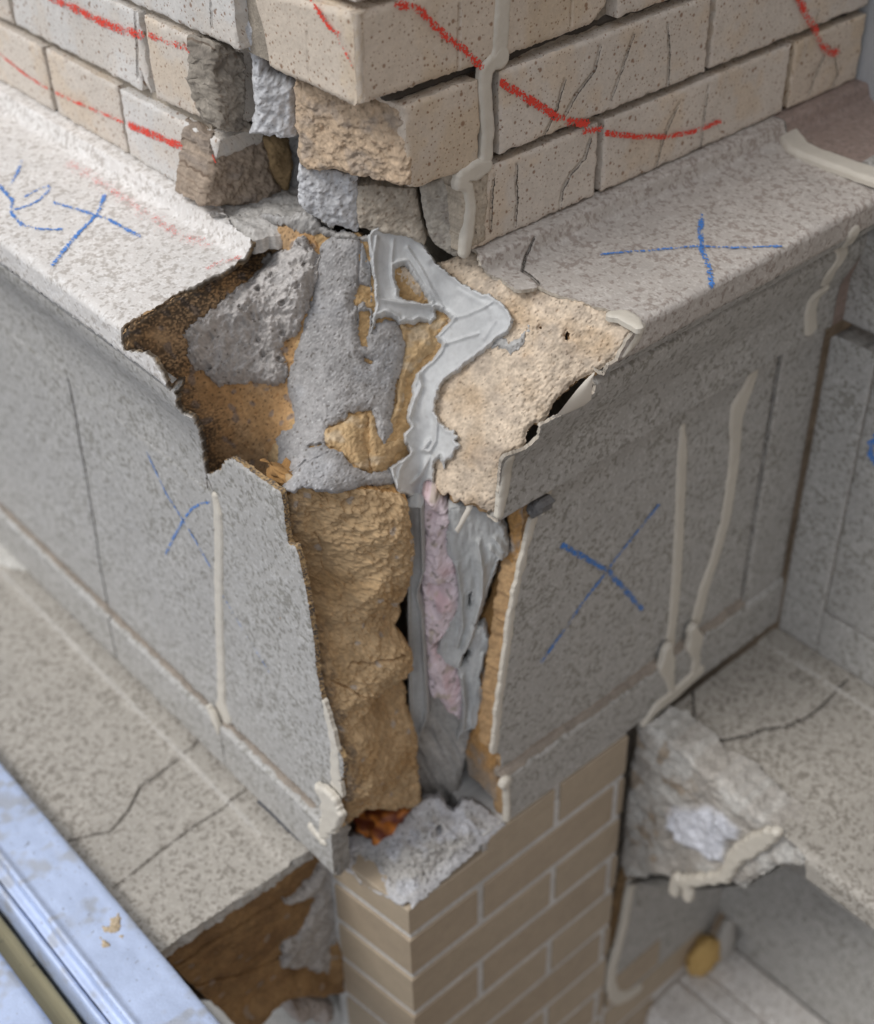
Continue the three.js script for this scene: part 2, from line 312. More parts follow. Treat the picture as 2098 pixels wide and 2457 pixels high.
{
  const edgeR = [[-0.1722, 0.0055], [-0.1642, 0.018], [-0.1679, 0.0272], [-0.1744, 0.0399], [-0.1732, 0.062], [-0.1809, 0.0662], [-0.1891, 0.0675], [-0.1931, 0.0883], [-0.1987, 0.1031], [-0.2025, 0.1163], [-0.2081, 0.1264], [-0.2073, 0.1431], [-0.2096, 0.1542], [-0.2049, 0.1583], [-0.1997, 0.1616], [-0.1922, 0.1706], [-0.189, 0.1758], [-0.178, 0.1755], [-0.1832, 0.1913], [-0.188, 0.2325], [-0.1775, 0.2332], [-0.1626, 0.2379], [-0.1454, 0.2366], [-0.1359, 0.2368], [-0.1291, 0.2362], [-0.135, 0.2563], [-0.1249, 0.2641], [-0.1153, 0.2607], [-0.0992, 0.2559], [-0.0989, 0.2638], [-0.1068, 0.2915], [-0.1069, 0.3129], [-0.1062, 0.3304]];
  const poly = [[-0.547, 0], [edgeR[0][0], 0], ...edgeR, [edgeR[edgeR.length - 1][0], chR.len], [-0.547, chR.len]];
  const crk = cracks([{ p: [[-0.2236, 0.0201], [-0.2146, 0.0285], [-0.2054, 0.0351], [-0.1968, 0.0422], [-0.196, 0.053], [-0.1921, 0.0668]], w: 0.0009, d: 0.009 }]);
  const oR = { chart: chR, poly, step: 0.0014, rag: 0.002, ragF: 150, h: (a, b, d) => wave(a, b) + crk(a, b), skirt: 0.003, skirtRough: 0.001, skirtCol: (a, b, q) => [0.52, 0.46, 0.38], uo: 0.21 }, r = sheet(oR);
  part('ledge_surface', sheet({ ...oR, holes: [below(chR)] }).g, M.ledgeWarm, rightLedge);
  part('moulding', sheet({ ...oR, holes: [above(chR)] }).g, M.granite, rightLedge);
  part('crack', darkLine(chR, [[-0.2236, 0.0201], [-0.2146, 0.0285], [-0.2054, 0.0351], [-0.1968, 0.0422], [-0.196, 0.053], [-0.1921, 0.0668]], 0.0007, 0.0006), new THREE.MeshStandardMaterial({ color: new THREE.Color(0.08, 0.07, 0.06), roughness: 0.95, side: THREE.DoubleSide }), rightLedge);
  const t = thing('stone_ledge', 'reddish-brown ledge block beyond the wide cream sealant bead', 'ledge');
  const r2 = sheet({ chart: chR, poly: [[-0.9, 0], [-0.5485, 0], [-0.5485, chR.len], [-0.9, chR.len]], step: 0.003, h: wave, skirt: 0.02, skirtCol: stoneEdge });
  part('ledge_surface', r2.g, M.ledgeBrown, t); part('block_end', r2.edge, M.grain, t);
  part('broken_edge', r.edge, M.grain, rightLedge, 'tan clay edge under the grey glaze');
}
// far ledge along the set-back wall
{
  const t = thing('stone_ledge', 'speckled ledge moulding over the set-back wall panel', 'ledge');
  const ch = chProfile('x', -0.574, PROF_RIGHT);
  const r = sheet({ chart: ch, poly: [[0.0, 0.06], [0.5, 0.06], [0.5, ch.len], [0.0, ch.len]], step: 0.003, h: wave, skirt: 0.03, skirtRows: 1 });
  part('ledge_surface', r.g, M.granite, t); part('end_face', r.edge, M.granite, t);
}

// ---------------------------------------------------------------- wall panels
const clayEdge = (a, b, q) => { const n = fbm(a * 150, b * 150, q * 150, 3); return [0.47 + 0.12 * n, 0.3 + 0.09 * n, 0.15 + 0.05 * n]; };
const LZ = 0.03; let LBAND, RBAND;
const leftPanels = 'speckled wall panels left of the broken corner';
function panel(name, label, chart, poly, o = {}) {
  const t = o.into || thing(name, label, 'wall panel', o.group);
  const r = sheet({ chart, poly, step: o.step || 0.0024, rag: o.rag ?? 0.0012, ragF: 170, h: (a, b, d) => wave(a, b) + (o.h ? o.h(a, b, d) : 0) - 0.0012 * sm(0.003, 0, d), skirt: o.skirt || 0.03, skirtRough: o.sr ?? 0.003, skirtRows: 4, skirtCol: o.sc || clayEdge, uo: o.uo || 0, vo: o.vo || 0 });
  part(o.pn || 'panel_face', r.g, o.mat || M.granite, t); part(o.en || 'panel_edge', r.edge, M.grain, t);
  return t;
}
{
  // joint 1 and the caulked joint 2, bottoms at the band
  const j1 = [[-0.4493, 0.4619], [-0.4513, 0.4077], [-0.4601, 0.3042], [-0.4733, 0.1874], [-0.4758, 0.1271]];
  const j2 = [[-0.21, 0.4685], [-0.2061, 0.4604], [-0.201, 0.4516], [-0.21, 0.396], [-0.2249, 0.3115], [-0.2395, 0.2193], [-0.2502, 0.1452]];
  const top2 = [[-0.2106, 0.4686], [-0.1963, 0.4801], [-0.1867, 0.488], [-0.1816, 0.4951], [-0.1758, 0.5025], [-0.17, 0.5078], [-0.1633, 0.5119], [-0.1491, 0.5129], [-0.1375, 0.513], [-0.1277, 0.5134], [-0.1117, 0.5149], [-0.0967, 0.5156]];
  const right3 = [[-0.0967, 0.5156], [-0.0953, 0.5026], [-0.0956, 0.4856], [-0.0956, 0.4627], [-0.0932, 0.4632], [-0.0848, 0.4676], [-0.0809, 0.4556], [-0.0781, 0.4352], [-0.0754, 0.4165], [-0.0731, 0.3902], [-0.0718, 0.3681], [-0.0727, 0.3421], [-0.0715, 0.3229], [-0.0676, 0.3054], [-0.066, 0.2884], [-0.0602, 0.2772], [-0.0526, 0.2593], [-0.0455, 0.2478], [-0.0459, 0.2321], [-0.0526, 0.2066], [-0.0569, 0.1769]];
  const gy = 0.1415, w = 0.0017;
  const yt = 0.4545;
  panel('wall_panel', 'speckled grey wall panel beside an open vertical joint, no crayon on it', chZ(LZ), [[-0.95, gy], [-0.95, yt], [j1[0][0] - w, yt], ...j1.map(p => [p[0] - w, p[1]]), [j1[j1.length - 1][0] - w, gy]], { group: leftPanels, rag: 0.0008, skirt: 0.02, sc: stoneEdge });
  const P2 = panel('wall_panel', 'speckled grey wall panel with a thin blue crayon cross beside the cream sealant bead', chZ(LZ), [[j1[4][0] + w, gy], ...j1.slice().reverse().map(p => [p[0] + w, p[1]]), [j1[0][0] + w, yt], [j2[0][0] - 0.001, yt], ...j2.map(p => [p[0] - 0.001, p[1]]), [j2[6][0] - 0.001, gy]], { rag: 0.0008, skirt: 0.02, uo: 0.13, sc: stoneEdge });
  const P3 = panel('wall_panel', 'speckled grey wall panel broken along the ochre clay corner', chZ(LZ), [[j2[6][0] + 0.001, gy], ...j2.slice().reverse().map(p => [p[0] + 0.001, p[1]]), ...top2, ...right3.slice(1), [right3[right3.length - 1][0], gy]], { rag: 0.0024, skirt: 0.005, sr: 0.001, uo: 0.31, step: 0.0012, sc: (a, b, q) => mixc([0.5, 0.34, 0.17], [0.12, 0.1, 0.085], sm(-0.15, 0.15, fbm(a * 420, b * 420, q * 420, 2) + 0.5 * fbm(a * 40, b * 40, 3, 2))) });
  P2.userData.mark = undefined; delete P2.userData.mark;
  // bands under the panels, with a sloped top edge
  const bandProf = LBAND = [[-0.008, 0.1405], [-0.002, 0.1375], [0.006, 0.1362], [0.0085, 0.1345], [0.009, 0.075], [0.007, 0.071], [-0.01, 0.07]];
  const ch = chProfile('x', LZ, bandProf), b0 = [[-0.4607, 0.1274]][0][0], b1 = [[-0.2449, 0.1357]][0][0], b2 = [[-0.0623, 0.1407]][0][0];
  const seg = (l, a, b, rag) => {
    const t = thing('base_band', l, 'band', 'base bands under the left panels');
    const r = sheet({ chart: ch, poly: [[a, 0], [b, 0], [b, ch.len], [a, ch.len]], step: 0.002, rag, ragF: 140, h: wave, skirt: 0.02, skirtRough: 0.002, skirtCol: stoneEdge, uo: 0.4 });
    part('band_face', r.g, M.granite, t); part('band_edge', r.edge, M.grain, t);
  };
  seg('speckled base band under the uncracked left wall panel', -1.1, b0 - 0.0016, 0.001);
  seg('speckled base band between the open joint and the cream sealant', b0 + 0.0016, b1 - 0.0007, 0.001);
  seg('speckled base band ending in cream sealant at the broken corner', b1 + 0.0007, b2, 0.003);
}
// right panel with its frame
const rightPanel = thing('wall_panel', 'shaded speckled wall panel with blue crayon cross and two cream sealant beads', 'wall panel');
{
  const l = [[-0.1744, 0.4639], [-0.1674, 0.439], [-0.1591, 0.4381], [-0.1524, 0.4134], [-0.1498, 0.4004], [-0.1424, 0.3766], [-0.136, 0.3452], [-0.1325, 0.3131], [-0.1278, 0.2796], [-0.122, 0.2403], [-0.1192, 0.2088], [-0.1168, 0.1783], [-0.1267, 0.1672], [-0.1275, 0.1439]];
  const zr = -0.556, gy = 0.141, yt = 0.4725;
  const field = [[l[0][0], yt], ...l, [l[l.length - 1][0], gy], [-0.488, gy], [-0.488, yt]];
  panel('', '', chX(-0.006), field, { into: rightPanel, rag: 0.0015, skirt: 0.02, uo: 0.07, vo: 0.2, en: 'broken_edge', mat: M.granite });
  // right border: small step proud of the field
  panel('', '', chX(-0.0015), [[-0.489, gy + 0.001], [-0.489, 0.4718], [-0.5555, 0.4718], [-0.5555, gy + 0.001]], { into: rightPanel, rag: 0, skirt: 0.008, pn: 'border_strip', en: 'border_edge', uo: 0.3, sc: stoneEdge, mat: M.granite });
  const bandProf = RBAND = [[-0.0075, 0.152], [-0.006, 0.1455], [0.0005, 0.1395], [0.002, 0.137], [0.002, 0.077], [0.0, 0.0745], [-0.02, 0.0735]];
  const ch = chProfile('z', 0, bandProf), a0 = [[-0.1303, 0.118]][0][0];
  const r = sheet({ chart: ch, poly: [[-0.5557, 0], [a0, 0], [a0 - 0.003, 0.02], [a0 + 0.002, 0.04], [a0, ch.len], [-0.5557, ch.len]], step: 0.002, rag: 0.002, ragF: 120, h: wave, skirt: 0.02, skirtCol: clayEdge, uo: 0.4 });
  part('base_band', r.g, M.granite, rightPanel); part('band_edge', r.edge, M.grain, rightPanel);
}
{ // far set-back wall
  const t = thing('wall_panel', 'grey speckled panel on the set-back wall behind the dark open joint', 'wall panel');
  const x0 = 0.004;
  panel('', '', chZ(-0.556), [[x0, 0.066], [x0 + 0.052, 0.066], [x0 + 0.052, 0.46], [x0 + 0.004, 0.46], [x0, 0.455]], { into: t, rag: 0.001, pn: 'border_strip', en: 'border_edge', uo: 0.17, step: 0.0025, sc: stoneEdge });
  panel('', '', chZ(-0.556), [[x0 + 0.0525, 0.066], [0.5, 0.066], [0.5, 0.127], [x0 + 0.0525, 0.127]], { into: t, rag: 0, pn: 'border_strip', en: 'border_edge', uo: 0.27, step: 0.0025, sc: stoneEdge });
  panel('', '', chZ(-0.561), [[x0 + 0.05, 0.125], [0.5, 0.125], [0.5, 0.46], [x0 + 0.05, 0.46]], { into: t, rag: 0, uo: 0.37, step: 0.0025, sc: stoneEdge });
}

// ---------------------------------------------------------------- upper brick pillar
const BX = -0.089, BZ = -0.065;
const pillar = thing('brick_pillar', 'cream iron-spotted brick pillar with red crayon lines and broken lower corner', 'pillar');
{
  // mortar core behind the bricks, set back 7 mm, eaten away at the corner below the third course
  const core = (x0, x1, y0, y1, z0, z1) => { const g = new THREE.BoxGeometry(x1 - x0, y1 - y0, z1 - z0); g.translate((x0 + x1) / 2, (y0 + y1) / 2, (z0 + z1) / 2); return g; };
  part('mortar_core', mergeGeometries([core(-1.1, -0.3, 0.6, 1.05, -0.5, BZ - 0.009), core(-0.9, BX - 0.06, 0.96, 2.4, -0.69, BZ - 0.05), core(-0.31, -0.12, 0.799, 1.05, -0.25, BZ - 0.012)]), M.jointDirty, pillar);
  part('mortar_core', mergeGeometries([core(-0.4, BX - 0.013, 0.6, 1.05, -0.69, -0.21), core(-0.18, BX - 0.014, 0.799, 1.05, -0.22, -0.1)]), M.jointDirty, pillar);
}
M.darkLine = new THREE.MeshStandardMaterial({ color: new THREE.Color(0.07, 0.06, 0.05), roughness: 0.95, side: THREE.DoubleSide });
const bead0 = (chart, pts, w, t) => { const L = line(pts, w, 0.0026, 45); return solid({ chart, f: L.f, bbox: L.bbox, step: 0.0012, h: (a, b, d) => t * Math.pow(clamp(d / 0.003), 0.5) + 0.001 * fbm(a * 80, b * 80, 2, 3), skirt: 0.004 }); };
let bi = 0;
function faceBrick(chart, x0, x1, y0, y1, o = {}) {
  bi++;
  const poly = o.poly || [[x0, y0], [x1, y0], [x1, y1], [x0, y1]];
  const tilt = (rnd() - 0.5) * 0.012, off = (rnd() - 0.5) * 0.0016 + (o.off || 0), cx = (x0 + x1) / 2, crk = o.cracks ? cracks(o.cracks) : () => 0, s = bi * 3.7;
  const g = solid({ chart, poly, step: o.step || (o.cracks ? 0.0014 : 0.0018), rag: o.rag ?? 0.0011, ragF: 90, uo: rnd(), vo: rnd(), skirt: 0.045, skirtRows: 3,
    h: (a, b, d) => off + tilt * (a - cx) * 0.3 + 0.0005 * fbm(a * 25, b * 25, s, 3) - 0.0026 * (1 - Math.sqrt(clamp(d / 0.003))) * (0.6 + 0.5 * N3(a * 60, b * 60, s)) + crk(a, b) });
  const m = part('brick', g, o.mat || M.brick, pillar, o.label);
  for (const c of o.cracks || []) part('crack', darkLine(chart, c.p, c.w * 0.62, off + 0.0009), M.darkLine, m);
  return m;
}
const cw = 0.0009;
{ // right face
  const c = chX(BX), k = (p, w = cw, d = 0.013) => ({ p, w: Math.min(w, 0.0009), d: 0.004 });
  faceBrick(c, -0.308, -0.168, 0.657, 0.7205, { cracks: [k([[-0.2155, 0.714], [-0.2149, 0.702], [-0.2167, 0.6836], [-0.2149, 0.6606]]), k([[-0.299, 0.7109], [-0.2928, 0.6949], [-0.2764, 0.6856], [-0.2674, 0.6739], [-0.2663, 0.6576]]), k([[-0.1915, 0.7131], [-0.189, 0.6965], [-0.1874, 0.6648]], 0.0008), k([[-0.1814, 0.7232], [-0.1727, 0.7123], [-0.1713, 0.6706]], 0.0008)] });
  faceBrick(c, -0.558, -0.3155, 0.657, 0.7205, { cracks: [k([[-0.4073, 0.7098], [-0.3973, 0.6961], [-0.3887, 0.6799], [-0.3831, 0.6588]], 0.0009), k([[-0.4435, 0.7144], [-0.4423, 0.6866], [-0.4413, 0.656]], 0.0006, 0.003)], mat: M.brick });
  faceBrick(c, -0.673, -0.566, 0.657, 0.7205, { mat: M.brickTan, label: 'brown stained brick at the end of the course', cracks: [k([[-0.6118, 0.6958], [-0.6014, 0.6787], [-0.5958, 0.6621]], 0.001), k([[-0.6309, 0.6887], [-0.6389, 0.6705], [-0.6323, 0.658]], 0.0007)] });
  faceBrick(c, -0.436, -0.196, 0.7285, 0.793, { cracks: [k([[-0.3031, 0.7851], [-0.2974, 0.7667], [-0.2772, 0.752], [-0.2641, 0.7371]], 0.0011), k([[-0.2647, 0.7689], [-0.2566, 0.7478], [-0.2437, 0.7295]], 0.0009), k([[-0.3413, 0.7853], [-0.3333, 0.7672], [-0.3189, 0.7368]], 0.0007), k([[-0.3811, 0.7837], [-0.3866, 0.7601], [-0.3889, 0.7295]], 0.0012)] });
  faceBrick(c, -0.673, -0.4445, 0.7285, 0.793, { mat: M.brick, cracks: [k([[-0.5914, 0.745], [-0.5927, 0.722]], 0.0006, 0.003)] });
  faceBrick(c, -0.43, -0.322, 0.8015, 0.866, {});
  faceBrick(c, -0.673, -0.438, 0.8015, 0.866, {});
  faceBrick(c, -0.25, -0.066, 0.8745, 0.94, {}); faceBrick(c, -0.49, -0.258, 0.8745, 0.94, {}); faceBrick(c, -0.673, -0.498, 0.8745, 0.94, {});
  // tan brick left of the sealant in the second course
  faceBrick(c, 0, 0, 0, 0, { poly: [[-0.1039, 0.7925], [-0.1187, 0.7937], [-0.1384, 0.7937], [-0.1545, 0.7944], [-0.1749, 0.7935], [-0.1762, 0.7645], [-0.1741, 0.7289], [-0.1621, 0.7243], [-0.1369, 0.7281], [-0.1124, 0.7288], [-0.1064, 0.7311]], mat: M.brickTan, label: 'tan brick end beside the cream sealant', step: 0.0012 });
}
{ // left face
  const c = chZ(BZ), k = (p, w = cw, d = 0.006) => ({ p, w, d });
  const e1 = [[-0.278, 0.7223], [-0.2829, 0.7101], [-0.2921, 0.6889], [-0.3005, 0.6693], [-0.3085, 0.6494]], e2 = [[-0.2605, 0.7993], [-0.2636, 0.7842], [-0.2678, 0.7665], [-0.2678, 0.7497], [-0.2648, 0.7327]];
  faceBrick(c, -0.75, -0.5675, 0.657, 0.719); faceBrick(c, -0.561, -0.437, 0.657, 0.719); 
  faceBrick(c, -0.43, -0.29, 0, 0, { mat: M.brickPale, poly: [[-0.43, 0.657], [e1[4][0], 0.6565], e1[3], e1[2], e1[1], [e1[0][0], 0.7195], [-0.43, 0.719]], rag: 0.0015 });
  faceBrick(c, -0.69, -0.62, 0.727, 0.797); 
  { const p = [[-0.3931, 0.7443], [-0.3928, 0.7408], [-0.375, 0.7343]]; faceBrick(c, -0.612, -0.379, 0, 0, { mat: M.brickPale, poly: [[-0.612, 0.728], [-0.392, 0.728], [-0.389, 0.745], [-0.379, 0.728 + 0.001], [-0.379, 0.797], [-0.612, 0.797]], label: 'pale brick with a chipped lower corner', cracks: [k([[-0.3828, 0.798], [-0.3866, 0.7714], [-0.3951, 0.7372]], 0.0008)] }); }
  faceBrick(c, -0.369, -0.26, 0, 0, { poly: [[-0.369, 0.728], [-0.362, 0.729], e2[4], e2[3], e2[2], e2[1], [e2[0][0], 0.797], [-0.369, 0.797]], rag: 0.0015, label: 'brick broken off at a grey split end' });
  faceBrick(c, -0.61, -0.475, 0.8045, 0.868); faceBrick(c, -0.467, -0.235, 0.8045, 0.868, { mat: M.brickPale, cracks: [k([[-0.2636, 0.8349], [-0.2673, 0.8121]], 0.0006, 0.003)] }); faceBrick(c, -0.56, -0.33, 0.876, 0.94); faceBrick(c, -0.322, -0.1, 0.876, 0.94);
}
{ // big corner brick of the third course: two faces, one brick
  const a = solid({ chart: chZ(BZ), poly: [...[[-0.2118, 0.8561], [-0.207, 0.8425], [-0.201, 0.829], [-0.1994, 0.8142], [-0.1982, 0.8022], [-0.1891, 0.801], [-0.1688, 0.8011], [-0.1489, 0.8021], [-0.1297, 0.8013], [-0.1107, 0.8014], [-0.0987, 0.8014]], [BX - 0.0036, 0.806], [BX - 0.0036, 0.867]], step: 0.0013, rag: 0.0008, ragF: 110, skirt: 0.05, skirtRows: 4, uo: 0.2, h: (x, y, d) => 0.0006 * fbm(x * 30, y * 30, 5, 3) - 0.003 * (1 - Math.sqrt(clamp(Math.max(d, 0.004 * sm(0.012, 0.004, BX - x)) / 0.004))) + cracks([{ p: [[-0.1452, 0.8461], [-0.1469, 0.8252], [-0.1473, 0.8071]], w: 0.0005, d: 0.002 }])(x, y) });
  const b = solid({ chart: chX(BX), poly: [[BZ - 0.0036, 0.806], [-0.1, 0.8045], [-0.18, 0.8035], [-0.25, 0.803], [-0.295, 0.804], [-0.308, 0.814], [-0.312, 0.825], [-0.312, 0.8665], [BZ - 0.0036, 0.867]], step: 0.0013, rag: 0.0014, ragF: 110, skirt: 0.05, skirtRows: 4, uo: 0.45, vo: 0.1, h: (z, y, d) => 0.0006 * fbm(z * 30, y * 30, 9, 3) - 0.0028 * (1 - Math.sqrt(clamp(Math.max(d, 0.004 * sm(0.012, 0.004, BZ - z)) / 0.004))) + cracks([{ p: [[-0.1568, 0.8521], [-0.1557, 0.829], [-0.1558, 0.7987]], w: 0.0009, d: 0.005 }, { p: [[-0.2695, 0.8284], [-0.2693, 0.8097]], w: 0.0005, d: 0.003 }])(z, y) });
  const c = new THREE.CylinderGeometry(0.0042, 0.0042, 0.0608, 16, 12); c.translate(BX - 0.0042, 0.8364, BZ - 0.0042);
  { const p = c.attributes.position; for (let i = 0; i < p.count; i++) { const n = 0.0006 * fbm(p.getX(i) * 200, p.getY(i) * 90, p.getZ(i) * 200, 2); p.setX(i, p.getX(i) + n); p.setZ(i, p.getZ(i) + n); } }
  part('brick', mergeGeometries([a, b, c].map(g => g.toNonIndexed())), M.brickTan, pillar, 'large corner brick overhanging the broken courses');
}

{ // grey pilaster beyond the end of the course, and the mortar wedge at its foot
  const t = thing('stone_pilaster', 'smooth blue-grey stone pilaster closing the end of the brick courses', 'pilaster');
  const g = new RoundedBoxGeometry(0.3, 1.2, 0.1, 3, 0.004); g.translate(-0.24 + 0.2, 1.236, -0.727);
  part('shaft', g, texMat(256, plainTex(171, [0.4, 0.41, 0.42], 0.3, 0.15), 0.0006, 0.7), t);
  const w = thing('mortar_lump', 'grey mortar wedge under the last brown brick by the pilaster', 'mortar');
  part('mortar_face', solid({ chart: chX(-0.088), poly: [[-0.5574, 0.654], [-0.584, 0.6528], [-0.6301, 0.6486], [-0.6727, 0.6441], [-0.6788, 0.6369], [-0.6485, 0.6287], [-0.617, 0.6223], [-0.6001, 0.6249], [-0.5776, 0.6391]], step: 0.0018, rag: 0.002, h: (a, b, d) => 0.012 * Math.sqrt(clamp(d / 0.02)) + 0.001 * fbm(a * 60, b * 60, 2, 3), skirt: 0.01, col: (a, b) => { const n = 1 + 0.12 * fbm(a * 50, b * 50, 2, 3); return [0.34 * n, 0.325 * n, 0.3 * n]; } }), M.grain, w);
}

{ // black dirt lodged in the bed joints of the weather side
  const rows = [[0.7248, -0.672, -0.17], [0.7978, -0.672, -0.1], [0.8702, -0.672, -0.1]];
  for (const [y, z0, z1] of rows) { const pts = []; for (let i = 0; i <= 24; i++) { const z = mix(z0, z1, i / 24); pts.push([z, y + 0.0016 * N3(z * 30, y * 9, 2)]); } part('joint_grime', bead0(chX(BX - 0.0135), pts, 0.0034, 0.003), M.darkLine, pillar, 'black dirt lodged in the bed joint'); }
}

// ---------------------------------------------------------------- the broken corner: surface through measured points
const CS = new THREE.Vector3(0.63253457, 0, -0.77453213), CT = new THREE.Vector3(-0.48868882, 0.77582583, -0.39909587), CN = new THREE.Vector3(0.60090203, 0.63094713, 0.49073666);
const coreH = spline([[-0.1924, 0.5695, 0.3211], [-0.1994, 0.5486, 0.3016], [-0.1854, 0.5448, 0.2888], [-0.1694, 0.514, 0.2469], [-0.1545, 0.4856, 0.2081], [-0.156, 0.4553, 0.1817], [-0.165, 0.5936, 0.2936], [-0.1374, 0.6137, 0.2576], [-0.1209, 0.6346, 0.224], [-0.1111, 0.6569, 0.1985], [-0.1579, 0.5684, 0.264], [-0.1644, 0.5402, 0.2512], [-0.1563, 0.5192, 0.2222], [-0.1304, 0.5037, 0.1875], [-0.1156, 0.5172, 0.1894], [-0.112, 0.4755, 0.1718], [-0.1477, 0.4695, 0.1745], [-0.1068, 0.4505, 0.1626], [-0.1213, 0.5954, 0.2325], [-0.0965, 0.636, 0.1945], [-0.1101, 0.5695, 0.2196], [-0.0857, 0.6498, 0.228], [-0.0635, 0.6444, 0.2501], [-0.0397, 0.6423, 0.2561], [-0.0147, 0.6351, 0.2627], [-0.0768, 0.6006, 0.233], [-0.0803, 0.5518, 0.2139], [-0.0525, 0.5986, 0.24], [-0.0286, 0.5968, 0.2453], [-0.0553, 0.5493, 0.227], [-0.0243, 0.5476, 0.2315], [-0.0789, 0.5143, 0.2065], [-0.0784, 0.4781, 0.2275], [-0.0568, 0.5046, 0.2289], [-0.0327, 0.5107, 0.2278], [-0.0789, 0.4375, 0.2768], [-0.0608, 0.4367, 0.2786], [-0.0432, 0.4372, 0.2721], [-0.0178, 0.437, 0.245], [0.0071, 0.4347, 0.2171], [-0.0566, 0.4692, 0.2505], [-0.0236, 0.4757, 0.2327], [0.0034, 0.4759, 0.2134], [0.0083, 0.5145, 0.207], [-0.0042, 0.6157, 0.2483], [0.016, 0.6161, 0.2421], [0.0141, 0.571, 0.2262], [0.0308, 0.5553, 0.2101], [0.0261, 0.5249, 0.2013], [0.0276, 0.4694, 0.1884], [0.0263, 0.4344, 0.1735], [0.0497, 0.6141, 0.2465], [0.0768, 0.6208, 0.251], [0.0491, 0.5841, 0.2222], [0.0636, 0.6236, 0.2476], [0.0915, 0.5993, 0.2743], [0.1265, 0.5897, 0.2845], [0.156, 0.5707, 0.3047], [0.1799, 0.5612, 0.3147], [0.1921, 0.5491, 0.3276], [0.1808, 0.5268, 0.3147], [0.1643, 0.5039, 0.2951], [0.1258, 0.4714, 0.2776], [0.0918, 0.4525, 0.2731], [0.0896, 0.41, 0.2391], [0.0779, 0.5708, 0.2582], [0.109, 0.5532, 0.2808], [0.0772, 0.5325, 0.2416], [0.1072, 0.5104, 0.2825], [0.0528, 0.4951, 0.2116], [0.0784, 0.4908, 0.2536], [0.0577, 0.4492, 0.2217], [0.0437, 0.433, 0.2021], [0.0473, 0.5304, 0.2085]]);
const chC = { flip: false, at: (a, b, h) => { const q = coreH(a, b) + h; return [CS.x * a + CT.x * b + CN.x * q, CS.y * a + CT.y * b + CN.y * q, CS.z * a + CT.z * b + CN.z * q]; } };
// masonry behind everything
{
  const ex = (pts, y0, y1) => { const s = new THREE.Shape(pts.map(([x, z]) => new THREE.Vector2(x, -z))); const g = new THREE.ExtrudeGeometry(s, { depth: y1 - y0, bevelEnabled: false }); g.rotateX(-Math.PI / 2); g.translate(0, y0, 0); return g; };
  const t = thing('masonry_core', 'dark masonry seen deep inside the broken corner gap', 'masonry');
  part('core', mergeGeometries([
    ex([[-1.1, -0.006], [-0.13, -0.006], [-0.13, -0.085], [-0.15, -0.13], [-0.09, -0.19], [-0.03, -0.19], [-0.03, -0.9], [-1.1, -0.9]], -0.6, 0.43),
    ex([[-1.1, -0.006], [-0.29, -0.006], [-0.29, -0.12], [-0.26, -0.16], [-0.2, -0.22], [-0.11, -0.24], [-0.02, -0.24], [-0.02, -0.9], [-1.1, -0.9]], 0.43, 0.63)]), M.jointDirty, t);
}
const spots = (a, b, f, lo, hi, z = 0) => sm(lo, hi, N3(a * f, b * f, z));
// left ledge body: brown clay with soot along the old edge
{
  const edge = [[-0.1096, 0.6515], [-0.1221, 0.6226], [-0.1375, 0.6093], [-0.1531, 0.5979], [-0.1684, 0.5845], [-0.1807, 0.575], [-0.1931, 0.5659], [-0.1974, 0.5597], [-0.1985, 0.5542], [-0.1986, 0.548], [-0.1837, 0.5471], [-0.1775, 0.5371], [-0.1704, 0.5194], [-0.1675, 0.5061], [-0.1594, 0.5002], [-0.1564, 0.4861], [-0.1567, 0.4546]];
  const poly = [[-0.1086, 0.6567], [-0.1082, 0.6497], [-0.1109, 0.6405], [-0.1216, 0.6221], [-0.1376, 0.6087], [-0.1531, 0.5973], [-0.1684, 0.5839], [-0.1808, 0.5741], [-0.1924, 0.5654], [-0.1963, 0.5597], [-0.1978, 0.5537], [-0.1979, 0.5486], [-0.1838, 0.5465], [-0.1773, 0.5365], [-0.1701, 0.5188], [-0.1684, 0.5141], [-0.168, 0.506], [-0.1652, 0.5017], [-0.1594, 0.4999], [-0.1564, 0.4861], [-0.1567, 0.4546], [-0.149, 0.4464], [-0.1222, 0.4422], [-0.0833, 0.4379], [-0.0709, 0.4773], [-0.0567, 0.5153], [-0.0439, 0.565], [-0.0413, 0.6137], [-0.0499, 0.643], [-0.07, 0.6551], [-0.0893, 0.656]];
  const soot = (a, b) => { const [d] = sdLine(edge, a, b); const n = fbm(a * 26, b * 26, 2, 4); return sm(0.034, 0.006, d + 0.02 * n) * (0.12 + 0.88 * sm(-0.3, 0.35, fbm(a * 420, b * 420, 4, 2) + (0.02 - d) * 22)); };
  const r = sheet({ chart: chC, poly, step: 0.001, rag: 0.0012, ragF: 200, h: (a, b, d) => 0.0025 * fbm(a * 22, b * 22, 1, 3) + 0.0007 * fbm(a * 170, b * 170, 2, 3) - 0.0016 * spots(a, b, 190, 0.5, 0.75, 6) - 0.004 * sm(0.004, 0, d),
    col: (a, b, d) => { const n = fbm(a * 55, b * 55, 3, 4), m = sm(-0.2, 0.5, fbm(a * 15, b * 15, 8, 3)); let c = mixc([0.6 + 0.1 * n, 0.36 + 0.07 * n, 0.165 + 0.04 * n], [0.64 + 0.08 * n, 0.45 + 0.07 * n, 0.27 + 0.05 * n], m * 0.7);
      c = mixc(c, [0.26, 0.24, 0.24], spots(a, b, 70, 0.5, 0.62, 3) * 0.6); c = mixc(c, [0.05, 0.035, 0.025], spots(a, b, 260, 0.62, 0.8, 9) * 0.8);
      return mixc(c, [0.03, 0.026, 0.022], soot(a, b) * 0.86); }, skirt: 0.02, skirtRough: 0.004, skirtCol: clayEdge });
  part('clay_body', mergeGeometries([r.g, r.edge]), M.grain, leftLedge, 'brown clay inside of the ledge, blackened along its edge');
}
